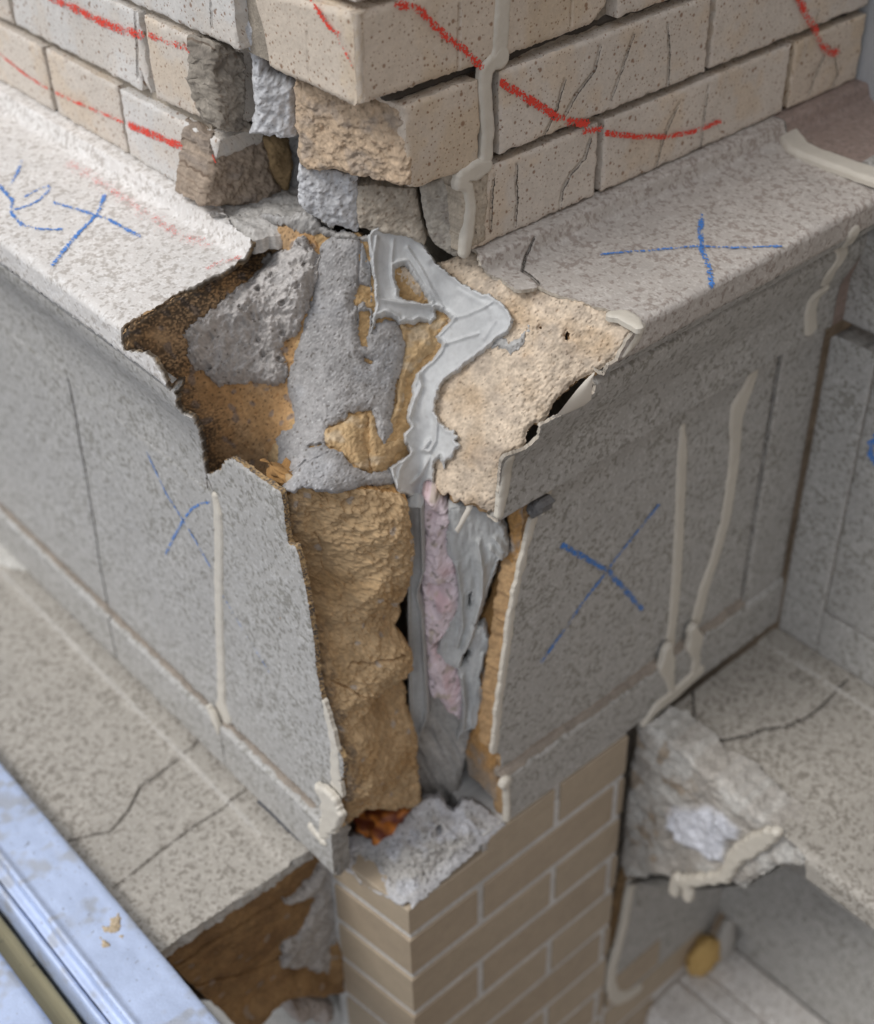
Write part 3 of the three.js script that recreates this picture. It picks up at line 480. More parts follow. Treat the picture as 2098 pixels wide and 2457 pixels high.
// centre: ochre clay of the corner block, seen where the mortar has flaked off
const cornerBlock = thing('clay_block', 'broken ochre clay corner block with its rough section facing the gap', 'clay block');
{
  const poly = [[-0.0757, 0.6352], [-0.0499, 0.643], [-0.0161, 0.6399], [-0.0019, 0.6278], [0.016, 0.6161], [0.0323, 0.5972], [0.0491, 0.5841], [0.0552, 0.5663], [0.0478, 0.5473], [0.0334, 0.5315], [0.0256, 0.5111], [0.0247, 0.4867], [0.0185, 0.4625], [0.0089, 0.4369], [-0.0178, 0.437], [-0.0432, 0.4386], [-0.0624, 0.4391], [-0.0757, 0.4424], [-0.0817, 0.4572], [-0.0825, 0.4858], [-0.0706, 0.5341], [-0.0742, 0.5838]];
  const r = sheet({ chart: chC, poly, step: 0.001, rag: 0.002, ragF: 90, h: (a, b, d) => 0.0034 * fbm(a * 40, b * 60, 1, 4) + 0.0025 * ridged(a * 30, b * 14, 4, 3) + 0.0014 * fbm(a * 260, b * 260, 8, 3) - 0.002, skirt: 0.03, skirtRough: 0.006,
    col: (a, b) => { const n = fbm(a * 90, b * 90, 3, 4); return [0.6 + 0.13 * n, 0.395 + 0.1 * n, 0.19 + 0.06 * n]; }, skirtCol: clayEdge });
  part('clay_body', mergeGeometries([r.g, r.edge]), M.grain, cornerBlock);
}
// right ledge body: tan granular clay
{
  const poly = [[-0.0019, 0.6278], [0.016, 0.6161], [0.0329, 0.6155], [0.0498, 0.618], [0.0635, 0.6229], [0.0786, 0.6243], [0.0857, 0.6078], [0.1083, 0.5878], [0.1236, 0.5899], [0.1399, 0.5802], [0.1645, 0.5683], [0.1853, 0.5561], [0.1915, 0.5492], [0.1854, 0.5407], [0.1799, 0.5306], [0.1717, 0.5238], [0.1634, 0.5184], [0.1564, 0.5152], [0.1485, 0.5123], [0.1406, 0.5058], [0.1325, 0.4977], [0.1266, 0.4862], [0.1226, 0.4831], [0.1154, 0.4815], [0.1114, 0.4771], [0.1099, 0.4706], [0.109, 0.4641], [0.1024, 0.4624], [0.0926, 0.4584], [0.0909, 0.4526], [0.09, 0.4365], [0.0893, 0.4107], [0.083, 0.4123], [0.0771, 0.4166], [0.0726, 0.4202], [0.0693, 0.4228], [0.0633, 0.4207], [0.0585, 0.4251], [0.0541, 0.4236], [0.0487, 0.4319], [0.0442, 0.4295], [0.0404, 0.4361], [0.0374, 0.4389], [0.0379, 0.4618], [0.0391, 0.4965], [0.0363, 0.5141], [0.0334, 0.5315], [0.0444, 0.5477], [0.0552, 0.5663], [0.0488, 0.5775], [0.0321, 0.591], [0.0154, 0.6036]];
  const hole = [[0.1436, 0.5516], [0.146, 0.5501], [0.1446, 0.5444], [0.1421, 0.5443], [0.1416, 0.5476]], hole2 = [[0.1241, 0.5572], [0.1256, 0.5558], [0.1246, 0.5546], [0.1234, 0.5557]];
  const r = sheet({ chart: chC, poly, holes: [hole, hole2], step: 0.00095, rag: 0.0018, ragF: 160, h: (a, b, d) => 0.0026 * fbm(a * 20, b * 20, 1, 3) + 0.0012 * fbm(a * 70, b * 70, 5, 3) + 0.0012 * fbm(a * 260, b * 260, 2, 3) - 0.0016 * spots(a, b, 190, 0.72, 0.86, 6) - 0.0025 * sm(0.003, 0, d), skirt: 0.014, skirtRough: 0.003,
    col: (a, b) => { const n = fbm(a * 60, b * 60, 3, 4), g = fbm(a * 330, b * 330, 2, 2); let c = mixc([0.72, 0.59, 0.45], [0.62, 0.47, 0.32], sm(-0.1, 0.6, fbm(a * 18 + 3, b * 18, 8, 3))); const k = 1 + 0.2 * n + 0.22 * g;
      c = [c[0] * k, c[1] * k, c[2] * k]; c = mixc(c, [0.36, 0.3, 0.25], sm(0.1, 0.6, fbm(a * 26, b * 26, 12, 4)) * 0.45); return mixc(c, [0.1, 0.07, 0.05], spots(a, b, 230, 0.7, 0.85, 9) * 0.7); }, skirtCol: clayEdge });
  part('clay_body', mergeGeometries([r.g, r.edge]), M.grain, rightLedge, 'tan granular clay inside of the ledge');
}
// grey mortar layers
const mortarCol = (a, b, base = [0.42, 0.405, 0.395], blue = 0.5) => { const n = fbm(a * 45, b * 45, 3, 4), g = fbm(a * 300, b * 300, 1, 2), w = sm(-0.1, 0.5, fbm(a * 16, b * 16, 7, 3)); let c = mixc(base, [0.46, 0.465, 0.48], w * blue); const k = 1 + 0.13 * n + 0.16 * g; c = [c[0] * k, c[1] * k, c[2] * k]; c = mixc(c, [0.72, 0.72, 0.7], spots(a, b, 300, 0.74, 0.86, 3) * 0.7); return mixc(c, [0.12, 0.1, 0.08], spots(a, b, 200, 0.68, 0.84, 13) * 0.75); };
{
  const t = thing('mortar_fill', 'smooth blue-grey mortar slope filling the broken corner under the bricks', 'mortar');
  const poly = [[-0.0467, 0.6327], [-0.0399, 0.6391], [-0.0196, 0.6382], [-0.0125, 0.632], [-0.0075, 0.6156], [-0.0081, 0.5902], [-0.009, 0.5641], [-0.0056, 0.5706], [0.0024, 0.5759], [0.0092, 0.5748], [0.0134, 0.571], [0.0178, 0.5615], [0.0181, 0.5518], [0.0148, 0.5385], [0.0109, 0.5283], [0.0086, 0.5214], [0.0074, 0.5093], [0.0042, 0.497], [0.0052, 0.4865], [0.0018, 0.4794], [-0.0019, 0.4706], [-0.0061, 0.4758], [-0.009, 0.4898], [-0.0117, 0.502], [-0.0178, 0.5019], [-0.0263, 0.4995], [-0.0303, 0.5002], [-0.0338, 0.4946], [-0.0399, 0.4912], [-0.0466, 0.4893], [-0.048, 0.483], [-0.0507, 0.4767], [-0.0466, 0.4706], [-0.0374, 0.467], [-0.0271, 0.4545], [-0.02, 0.4514], [-0.0145, 0.449], [-0.0011, 0.4518], [0.0044, 0.4568], [0.0075, 0.4481], [0.0083, 0.4393], [0.0039, 0.441], [-0.0095, 0.4389], [-0.0223, 0.4384], [-0.0338, 0.4351], [-0.0477, 0.4347], [-0.0592, 0.4377], [-0.0665, 0.4385], [-0.0753, 0.4356], [-0.087, 0.4367], [-0.1003, 0.4436], [-0.1048, 0.4472], [-0.0983, 0.4565], [-0.092, 0.4696], [-0.0948, 0.4833], [-0.0885, 0.4885], [-0.0787, 0.4897], [-0.0766, 0.4995], [-0.0804, 0.5144], [-0.0821, 0.5268], [-0.0772, 0.5449], [-0.0719, 0.5576], [-0.0676, 0.567], [-0.0601, 0.5859], [-0.0528, 0.6051], [-0.0518, 0.6227]];
  const holes = [[[-0.0175, 0.603], [-0.0083, 0.5999], [-0.0091, 0.5836], [-0.0125, 0.583], [-0.0148, 0.5901], [-0.0198, 0.5853], [-0.0232, 0.5831]], [[-0.0187, 0.5798], [-0.0091, 0.5836], [-0.0105, 0.5673], [-0.0138, 0.5542], [-0.0186, 0.5542], [-0.0194, 0.5641]], [[-0.0182, 0.547], [-0.0143, 0.545], [-0.0094, 0.5418], [-0.0102, 0.5395], [-0.0151, 0.5424]]];
  const crk = cracks([{ p: [[-0.0144, 0.6336], [-0.0169, 0.6155], [-0.0185, 0.5966], [-0.0208, 0.5706]], w: 0.0009, d: 0.004 }, { p: [[-0.0622, 0.4723], [-0.0567, 0.4727], [-0.0533, 0.474]], w: 0.0017, d: 0.008 }, { p: [[-0.0949, 0.445], [-0.0808, 0.4499], [-0.0699, 0.4559], [-0.0649, 0.4608]], w: 0.001, d: 0.004 }, { p: [[-0.0783, 0.4692], [-0.0631, 0.459], [-0.0466, 0.4671]], w: 0.0008, d: 0.002 }]);
  const g = solid({ chart: chC, poly, holes, step: 0.0009, rag: 0.0022, ragF: 120, h: (a, b, d) => 0.006 * Math.sqrt(clamp(d / 0.006)) + 0.0032 * fbm(a * 22, b * 22, 3, 3) + 0.0006 * fbm(a * 90, b * 90, 1, 3) + 0.0008 * fbm(a * 420, b * 420, 3, 2) - 0.0012 * spots(a, b, 210, 0.7, 0.85, 16) + crk(a, b), skirt: 0.012, skirtRough: 0.003, col: (a, b) => mortarCol(a, b) });
  part('mortar_face', g, M.grain, t);
}
{
  const t = thing('mortar_lump', 'rough lumpy grey mortar stuck on the brown clay of the left ledge', 'mortar');
  const poly = [[-0.0612, 0.6432], [-0.0669, 0.639], [-0.0737, 0.6356], [-0.0845, 0.6375], [-0.0945, 0.6395], [-0.0987, 0.6354], [-0.1005, 0.6282], [-0.1088, 0.6156], [-0.1164, 0.6063], [-0.1219, 0.6007], [-0.1303, 0.5922], [-0.139, 0.5836], [-0.1489, 0.5752], [-0.1564, 0.5678], [-0.1583, 0.5636], [-0.1563, 0.5566], [-0.158, 0.5485], [-0.156, 0.5433], [-0.1539, 0.5392], [-0.1497, 0.5372], [-0.1454, 0.5347], [-0.1419, 0.5317], [-0.138, 0.5281], [-0.1279, 0.53], [-0.1129, 0.5309], [-0.1002, 0.5293], [-0.0901, 0.5279], [-0.0841, 0.5304], [-0.0808, 0.5355], [-0.0811, 0.5419], [-0.0827, 0.5494], [-0.085, 0.5561], [-0.0793, 0.5631], [-0.0718, 0.5641], [-0.0683, 0.5725], [-0.0594, 0.5859], [-0.0553, 0.5988], [-0.0508, 0.6049], [-0.048, 0.6175], [-0.0488, 0.6265], [-0.0534, 0.6308], [-0.0557, 0.6373]];
  const big = (a, b) => fbm(a * 28, b * 28, 11, 4), lump = [[-0.096, 0.6237], [-0.0728, 0.6214], [-0.0605, 0.6124], [-0.0666, 0.5929], [-0.0741, 0.5854], [-0.0881, 0.5884], [-0.0987, 0.5892], [-0.1059, 0.581], [-0.1194, 0.5758], [-0.1221, 0.5821], [-0.1086, 0.5964], [-0.1037, 0.6075]];
  const cave = [[-0.0883, 0.5844], [-0.0777, 0.5847], [-0.0705, 0.5763], [-0.0754, 0.5677], [-0.0856, 0.5646], [-0.091, 0.5721]];
  const g = solid({ chart: chC, poly, step: 0.0009, rag: 0.0028, ragF: 130, h: (a, b, d) => { const L = sdPoly(lump, a, b), V = sdPoly(cave, a, b); return 0.012 * Math.pow(clamp(d / 0.009), 0.5) + 0.006 * sm(-0.008, 0.006, L) * (0.7 + 0.9 * ridged(a * 60, b * 60, 2, 3)) - 0.005 * sm(-0.003, 0.004, V) + 0.007 * big(a, b) + 0.008 * (ridged(a * 32, b * 32, 6, 4) - 0.6) + 0.0035 * fbm(a * 95, b * 95, 8, 3) + 0.0018 * fbm(a * 260, b * 260, 3, 3) - 0.005 * spots(a, b, 60, 0.72, 0.82, 5); }, skirt: 0.014, skirtRough: 0.003, col: (a, b) => mortarCol(a, b, [0.55, 0.515, 0.485], 0.1) });
  part('mortar_face', g, M.grain, t);
  const t2 = thing('mortar_lump', 'small grey mortar crumb clinging to tan clay beside the white sealant', 'mortar');
  part('mortar_face', solid({ chart: chC, poly: [[0.0887, 0.5524], [0.0919, 0.5551], [0.0981, 0.5522], [0.101, 0.5472], [0.1089, 0.5512], [0.1122, 0.5554], [0.1148, 0.5596], [0.1183, 0.552], [0.1167, 0.5502], [0.1127, 0.5533], [0.1125, 0.5462], [0.107, 0.541], [0.103, 0.5403], [0.1007, 0.5368], [0.0978, 0.5425], [0.0917, 0.5445], [0.0864, 0.5446]], step: 0.0009, rag: 0.002, ragF: 160, h: (a, b, d) => 0.005 * Math.sqrt(clamp(d / 0.005)) + 0.002 * fbm(a * 120, b * 120, 4, 3), skirt: 0.006, col: (a, b) => mortarCol(a, b, [0.5, 0.49, 0.47], 0) }), M.grain, t2);
  const t3 = thing('mortar_lump', 'light mortar bed and crumbs along the foot of the broken bricks', 'mortar');
  part('mortar_bed', solid({ chart: chY(0.6525), poly: [[-0.3082, -0.0607], [-0.3327, -0.0997], [-0.2992, -0.1467], [-0.2509, -0.1504], [-0.2061, -0.1199], [-0.205, -0.104], [-0.2144, -0.0983], [-0.225, -0.0914], [-0.2274, -0.0804], [-0.2309, -0.0704], [-0.2335, -0.0582], [-0.26, -0.0577]], step: 0.0013, rag: 0.002, ragF: 90, h: (a, b, d) => 0.0035 * fbm(a * 40, b * 40, 9, 4) - 0.003 * sm(0.006, 0, d), skirt: 0.012, skirtRough: 0.002, col: (a, b) => mortarCol(a, b, [0.58, 0.555, 0.52], 0.1) }), M.grain, t3);
  part('mortar_face', solid({ chart: chC, poly: [[-0.138, 0.6681], [-0.1215, 0.6689], [-0.1004, 0.6693], [-0.0734, 0.6609], [-0.0574, 0.6614], [-0.0473, 0.6587], [-0.0462, 0.6475], [-0.0363, 0.6435], [-0.0194, 0.6408], [-0.0064, 0.6367], [-0.005, 0.6307], [-0.0164, 0.6336], [-0.0365, 0.6381], [-0.0499, 0.643], [-0.0585, 0.6422], [-0.0652, 0.6462], [-0.0738, 0.6528], [-0.093, 0.6623], [-0.112, 0.6657], [-0.1278, 0.6665]], step: 0.0011, rag: 0.004, ragF: 100, h: (a, b, d) => 0.008 * Math.sqrt(clamp(d / 0.008)) + 0.005 * fbm(a * 60, b * 60, 4, 4), skirt: 0.03, col: (a, b) => mortarCol(a, b, [0.42, 0.4, 0.375], 0.2) }), M.grain, t3);
}
// clay slivers over the mortar
{
  const t = thing('clay_shard', 'split ochre clay shards standing in the mortar above the clay section', 'clay shard');
  const sh = (poly, dir, s) => part('shard', solid({ chart: chC, poly, step: 0.0009, rag: 0.0018, ragF: 110, h: (a, b, d) => 0.007 * Math.pow(clamp(d / 0.008), 0.6) + 0.003 * fbm(a * 70, b * 25, s, 4) + 0.0014 * fbm(a * 260, b * 260, 1, 3), skirt: 0.01, skirtRough: 0.002, col: (a, b) => { const n = fbm(a * 90, b * 90, 3, 4), w = sm(0.1, 0.5, fbm(a * 30, b * 50, 5, 3)); return mixc([0.58 + 0.12 * n, 0.4 + 0.1 * n, 0.21 + 0.06 * n], [0.7, 0.58, 0.42], w * 0.6); } }), M.grain, t);
  sh([[-0.05, 0.4866], [-0.0392, 0.4905], [-0.0325, 0.4939], [-0.029, 0.4995], [-0.0223, 0.4981], [-0.0161, 0.5023], [-0.015, 0.4932], [-0.018, 0.4827], [-0.0158, 0.4653], [-0.0155, 0.4507], [-0.0233, 0.4527], [-0.0297, 0.4576], [-0.0368, 0.4666], [-0.0507, 0.4753]], 0, 3);
  sh([[-0.0134, 0.5002], [-0.0095, 0.4968], [-0.0072, 0.4828], [-0.0034, 0.4744], [0.0008, 0.4772], [0.0104, 0.4789], [0.0192, 0.4805], [0.0154, 0.4728], [0.0064, 0.4649], [-0.0008, 0.4529], [-0.0109, 0.45], [-0.0141, 0.4548], [-0.0149, 0.4757], [-0.0151, 0.4897]], 0, 8);
  sh([[0.0135, 0.5723], [0.0227, 0.5701], [0.036, 0.5757], [0.0455, 0.5812], [0.0555, 0.5757], [0.045, 0.5661], [0.0467, 0.5545], [0.0339, 0.5451], [0.0263, 0.5379], [0.0179, 0.5281], [0.0151, 0.5111], [0.0119, 0.5006], [0.0074, 0.49], [0.0003, 0.4829], [-0.0011, 0.4934], [0.005, 0.5005], [0.0088, 0.5093], [0.0086, 0.5214], [0.0133, 0.5364], [0.0179, 0.5554]], 0, 14);
  sh([[-0.1035, 0.4712], [-0.0949, 0.4805], [-0.0899, 0.4791], [-0.0922, 0.4625], [-0.0988, 0.453], [-0.1057, 0.454]], 0, 21);
}
// ochre section of the corner block, facing +x
{
  const rgt = [[-0.0716, 0.4726], [-0.0723, 0.4483], [-0.0732, 0.4065], [-0.0709, 0.3647], [-0.0672, 0.3372], [-0.0611, 0.331], [-0.0641, 0.3137], [-0.0687, 0.3056], [-0.0712, 0.2722], [-0.0714, 0.2283], [-0.072, 0.182], [-0.0717, 0.1345], [-0.0747, 0.1011], [-0.0782, 0.0754]], bot = [[-0.0678, 0.0787], [-0.039, 0.0984], [-0.0138, 0.1177], [-0.0046, 0.1191], [0.0019, 0.1145], [0.0101, 0.1076], [0.0204, 0.1063]];
  const top = [[0.0377, 0.5263], [0.0261, 0.5218], [0.0162, 0.5202], [-0.0054, 0.5092], [-0.0343, 0.4983], [-0.064, 0.4818]];
  const poly = [[0.024, 0.5], ...top.filter(p => p[0] < 0.022), ...rgt, ...bot, [0.022, 0.085], [0.026, 0.3]];
  const xe = spline([[0, 0.5, -0.088], [0, 0.46, -0.088], [0, 0.4, -0.085], [0.01, 0.33, -0.074], [0, 0.27, -0.062], [0, 0.23, -0.052], [0.01, 0.17, -0.056], [0, 0.1, -0.07]]);
  const hol = [[0.0324, 0.5153], [0.026, 0.5152], [0.0212, 0.5109], [0.0165, 0.5043], [0.0189, 0.5047], [0.0242, 0.5009], [0.0229, 0.4927], [0.028, 0.4955], [0.0311, 0.5047], [0.0335, 0.5093]];
  const crk = cracks([{ p: [[-0.0063, 0.3251], [-0.0222, 0.3196], [-0.0363, 0.3165], [-0.0562, 0.3106]], w: 0.0013, d: 0.006 }, { p: [[0.0131, 0.3137], [-0.0018, 0.2973], [-0.0083, 0.2886], [-0.0313, 0.2748]], w: 0.001, d: 0.004 }, { p: [[0.0026, 0.4633], [-0.0042, 0.4417], [-0.0045, 0.4188], [-0.0098, 0.4017]], w: 0.0012, d: 0.003 }]);
  const bulge = spline([[-0.07, 0.5, 0.002], [0.02, 0.5, -0.004], [-0.03, 0.45, 0.006], [-0.03, 0.38, 0.004], [-0.06, 0.34, 0.0], [0.01, 0.35, -0.003], [-0.04, 0.31, 0.008], [-0.05, 0.28, 0.007], [-0.045, 0.262, -0.004], [-0.02, 0.25, 0.001], [-0.03, 0.21, 0.005], [-0.03, 0.14, 0.004], [-0.06, 0.1, 0.003], [0.01, 0.12, -0.002], [-0.015, 0.43, 0.0], [-0.045, 0.41, 0.007]]);
  const g = solid({ chart: chX(-0.075), poly, holes: [hol], step: 0.0009, rag: 0.0026, ragF: 90, skirt: 0.03, skirtRows: 5, skirtRough: 0.006,
    h: (a, b, d) => (xe(0, b) + 0.075 - 0.004) * sm(-0.045, 0.015, a) + bulge(a, b) + 1.5 * bulge(a, b) + 0.0065 * fbm(a * 24, b * 18, 2, 4) + 0.0042 * (ridged(a * 22 + b * 12, b * 26 - a * 9, 5, 3) - 0.62) + 0.0026 * fbm(a * 120, b * 120, 3, 3) + 0.0012 * fbm(a * 380, b * 380, 6, 2) + crk(a, b) - 0.003 * sm(0.004, 0, d),
    col: (a, b) => { const n = fbm(a * 45, b * 45, 3, 4), g2 = fbm(a * 300, b * 300, 2, 2), k = 1 + 0.17 * n + 0.2 * g2; let c = mixc([0.58, 0.405, 0.225], [0.47, 0.305, 0.15], sm(-0.2, 0.5, fbm(a * 14, b * 14, 1, 3))); c = [c[0] * k, c[1] * k, c[2] * k];
      c = mixc(c, [0.17, 0.13, 0.095], sm(0.008, 0.026, a + 0.018 * fbm(a * 60, b * 40, 8, 3)) * sm(-0.5, 0.3, fbm(a * 340, b * 340, 6, 2) + (a - 0.01) * 25) * 0.8); return mixc(c, [0.4, 0.4, 0.41], spots(a, b, 50, 0.8, 0.86, 4) * 0.5); }, skirtCol: (a, b) => [0.4, 0.22, 0.08] });
  part('clay_section', g, M.grain, cornerBlock, 'rough split ochre clay face of the corner block');
}
// right strip: the broken edge of the right panel, orange clay
{
  const poly = [[-0.0299, 0.441], [0.0004, 0.4615], [0.0044, 0.4543], [-0.0024, 0.4411], [-0.0063, 0.4131], [-0.0114, 0.3698], [-0.014, 0.3348], [-0.0144, 0.2726], [-0.0164, 0.2252], [-0.014, 0.1682], [-0.0029, 0.1708], [-0.0003, 0.1509], [0.0123, 0.1506], [0.0158, 0.1047], [0.0039, 0.0857], [-0.0166, 0.0919], [-0.0372, 0.0972], [-0.0557, 0.0918], [-0.0584, 0.1314], [-0.0508, 0.1602], [-0.0405, 0.185], [-0.04, 0.2332], [-0.0472, 0.2407], [-0.0392, 0.2846], [-0.0546, 0.2984], [-0.0432, 0.3398], [-0.0343, 0.3868], [-0.0257, 0.4054]];
  for (const p of poly) p[0] = Math.min(p[0], -0.013);
  const ze = spline([[0, 0.5, -0.152], [0.01, 0.45, -0.152], [0, 0.38, -0.146], [0, 0.3, -0.137], [0.01, 0.22, -0.126], [0, 0.17, -0.122], [0, 0.1, -0.125], [0, 0.06, -0.125]]);
  const g = solid({ chart: chZ(-0.137), poly, step: 0.001, rag: 0.0016, ragF: 110, skirt: 0.02, h: (a, b, d) => ze(0, b) + 0.137 - 0.001 + 0.0022 * fbm(a * 40, b * 25, 5, 4) + 0.0005 * fbm(a * 260, b * 260, 2, 2) - 0.003 * sm(0.005, 0, d),
    col: (a, b) => { const n = fbm(a * 60, b * 40, 3, 4), m = sm(0.05, 0.45, fbm(a * 40, b * 22 + 5, 7, 4)), lo = sm(0.17, 0.11, b + 0.04 * n); let c = mixc([0.45 + 0.1 * n, 0.25 + 0.06 * n, 0.09 + 0.03 * n], [0.3, 0.28, 0.26], m * 0.85); return mixc(c, [0.36 + 0.1 * n, 0.3 + 0.08 * n, 0.24 + 0.06 * n], lo * 0.7); }, skirtCol: clayEdge });
  part('clay_section', g, M.grain, rightPanel, 'orange clay edge of the panel inside the gap');
  const t = thing('mortar_lump', 'dark grey mortar dab at the top of the orange clay strip', 'mortar');
  part('mortar_face', solid({ chart: chZ(-0.157), poly: [[-0.0079, 0.4565], [0.0046, 0.4681], [0.0088, 0.4617], [0.0071, 0.4537], [-0.0005, 0.4438], [-0.0055, 0.4453], [-0.0097, 0.4492]], step: 0.001, rag: 0.002, ragF: 120, h: (a, b, d) => 0.006 * Math.sqrt(clamp(d / 0.006)) + 0.002 * fbm(a * 80, b * 80, 2, 3), skirt: 0.012, col: (a, b) => mortarCol(a, b, [0.2, 0.195, 0.19], 0) }), M.grain, t);
}
// ---------------------------------------------------------------- inside the gap
const greyCol = (k = 1) => (a, b) => { const n = fbm(a * 50, b * 18, 3, 3), d = sm(0.2, 0.7, fbm(a * 40, b * 12, 9, 3)); const c = mixc([0.46, 0.465, 0.455], [0.33, 0.325, 0.315], d); const q = k * (1 + 0.1 * n); return [c[0] * q, c[1] * q, c[2] * q]; };
{
  const t = thing('sealant_smear', 'grey sealant strip tooled flat along the clay edge of the gap', 'sealant');
  part('sealant', solid({ chart: chD(-0.163), poly: [[0.0017, 0.4562], [0.0109, 0.4578], [0.0172, 0.4566], [0.017, 0.4217], [0.0167, 0.3805], [0.0127, 0.3643], [0.0106, 0.3544], [0.0141, 0.3345], [0.0147, 0.3115], [0.0154, 0.2612], [0.0166, 0.2084], [0.0146, 0.1939], [0.0097, 0.175], [0.012, 0.1851], [0.0059, 0.1665], [0.0022, 0.164], [0.0017, 0.1758], [-0.0026, 0.1826], [-0.0029, 0.1457], [-0.0015, 0.1361], [-0.0047, 0.1383], [-0.0043, 0.2045], [-0.0027, 0.2899], [-0.0006, 0.3638]], step: 0.0008, rag: 0.001, ragF: 150, h: (a, b, d) => 0.004 * Math.sqrt(clamp(d / 0.003)) * (1 + 0.9 * gs(d - 0.002, 0.0014)) - 0.0022 * sm(0.002, 0.006, d) + 0.0012 * fbm(a * 90, b * 8, 2, 3), skirt: 0.01, col: greyCol() }), M.fine, t);
  const t2 = thing('sealant_smear', 'torn folded grey sealant smear between pink foam and orange clay', 'sealant');
  const folds = [[[0.0443, 0.389], [0.0476, 0.3501], [0.0488, 0.3147], [0.0432, 0.2883]], [[0.0632, 0.4133], [0.0668, 0.385], [0.0662, 0.3508], [0.0594, 0.3202]], [[0.0575, 0.3099], [0.0517, 0.2887], [0.0438, 0.267]], [[0.067, 0.2787], [0.0639, 0.2516], [0.0671, 0.2296]], [[0.0475, 0.2508], [0.0504, 0.2119], [0.0478, 0.177]], [[0.0775, 0.4184], [0.0866, 0.4047]], [[0.0733, 0.409], [0.0831, 0.3975]]];
  const holes = [[[0.0485, 0.2779], [0.0524, 0.2845], [0.0555, 0.2772], [0.0508, 0.2646], [0.0469, 0.2617]], [[0.0543, 0.3513], [0.0569, 0.3544], [0.0557, 0.3354], [0.0534, 0.3322]]];
  part('sealant', solid({ chart: chD(-0.172), poly: [[0.0371, 0.4514], [0.0491, 0.454], [0.0632, 0.4522], [0.082, 0.4347], [0.0891, 0.4095], [0.09, 0.3954], [0.0821, 0.3942], [0.08, 0.3855], [0.075, 0.3669], [0.0706, 0.348], [0.0654, 0.3281], [0.0605, 0.3141], [0.0624, 0.3101], [0.0677, 0.3123], [0.0731, 0.2975], [0.0739, 0.287], [0.0686, 0.2681], [0.0635, 0.2493], [0.0663, 0.2406], [0.0671, 0.2239], [0.0647, 0.2011], [0.0671, 0.1885], [0.0631, 0.179], [0.0558, 0.1774], [0.0534, 0.1714], [0.0477, 0.1682], [0.0427, 0.1542], [0.0411, 0.1589], [0.0445, 0.1769], [0.0467, 0.1956], [0.0458, 0.2286], [0.0429, 0.2572], [0.036, 0.2612], [0.0284, 0.2717], [0.0231, 0.2768], [0.0272, 0.2929], [0.0328, 0.3063], [0.0383, 0.3194], [0.0421, 0.3277], [0.0438, 0.345], [0.044, 0.3682], [0.042, 0.3841], [0.0342, 0.4001], [0.0353, 0.4263]], holes, step: 0.0008, rag: 0.002, ragF: 110, h: (a, b, d) => { let s = 0; for (const L of folds) s += 0.0055 * gs(sdLine(L, a, b)[0], 0.0019); return s + 0.005 * Math.sqrt(clamp(d / 0.005)) + 0.0035 * fbm(a * 60, b * 18, 5, 3) + 0.002 * gs(d - 0.0016, 0.0012); }, skirt: 0.008, skirtRough: 0.002, col: greyCol(1.12) }), M.fine, t2);
  const t3 = thing('foam_backing', 'crumpled pale pink foam stuffed into the gap', 'foam');
  const dents = [[0.0229, 0.3541], [0.0276, 0.3478], [0.0218, 0.3365], [0.0254, 0.2849], [0.0341, 0.357], [0.0261, 0.4397], [0.0322, 0.2825]].map(p => p);
  part('foam', solid({ chart: chD(-0.176), poly: [[0.0159, 0.4606], [0.0244, 0.4617], [0.0314, 0.4557], [0.039, 0.4469], [0.0395, 0.4007], [0.0448, 0.389], [0.0474, 0.3455], [0.0426, 0.319], [0.0324, 0.2905], [0.0378, 0.2639], [0.0466, 0.2435], [0.0494, 0.198], [0.0445, 0.1844], [0.0373, 0.1933], [0.0279, 0.2078], [0.0233, 0.2167], [0.0153, 0.2164], [0.0122, 0.2519], [0.0116, 0.3053], [0.012, 0.3646], [0.014, 0.414]], step: 0.0009, rag: 0.002, ragF: 80, h: (a, b, d) => { let s = 0; for (const q of dents) s -= 0.009 * Math.exp(-((a - q[0]) ** 2 + ((b - q[1]) * 0.8) ** 2) / 0.000035); return s + 0.014 * Math.sqrt(clamp(d / 0.014)) + 0.006 * fbm(a * 34, b * 26, 5, 3) + 0.0012 * fbm(a * 160, b * 160, 2, 2); }, skirt: 0.02, col: (a, b) => { const n = fbm(a * 40, b * 40, 3, 3), y = sm(0.25, 0.6, fbm(a * 55, b * 45, 6, 3)), p = sm(0, 0.6, fbm(a * 25, b * 20, 16, 3)); let c = mixc([0.8, 0.68, 0.71], [0.74, 0.52, 0.54], p * 0.8); c = mixc(c, [0.55, 0.47, 0.36], y * 0.7); const k = 1 + 0.12 * n; return mixc([c[0] * k, c[1] * k, c[2] * k], [0.2, 0.17, 0.14], spots(a, b, 120, 0.55, 0.75, 8) * 0.6); } }), M.fine, t3);
  const t4 = thing('mortar_board', 'grey streaked mortar back at the foot of the gap', 'mortar');
  part('mortar_face', solid({ chart: chD(-0.19), poly: [[-0.0039, 0.2132], [0.0506, 0.2157], [0.0626, 0.1521], [0.0518, 0.1333], [0.0491, 0.1084], [0.0448, 0.0918], [0.0428, 0.0602], [0.035, 0.0473], [0.0238, 0.0519], [0.0154, 0.0593], [0.0066, 0.0509], [-0.0036, 0.0569], [-0.0066, 0.0736], [-0.0073, 0.1054]], step: 0.001, rag: 0.003, ragF: 80, h: (a, b, d) => 0.006 * Math.sqrt(clamp(d / 0.006)) + 0.005 * fbm(a * 55 + b * 22, b * 9 - a * 10, 4, 4) + 0.0008 * fbm(a * 200, b * 200, 2, 2), skirt: 0.02, col: (a, b) => { const n = fbm(a * 110 + b * 40, b * 16 - a * 10, 6, 4), k = 1 + 0.3 * n; return [0.46 * k, 0.44 * k, 0.41 * k]; } }), M.grain, t4);
}

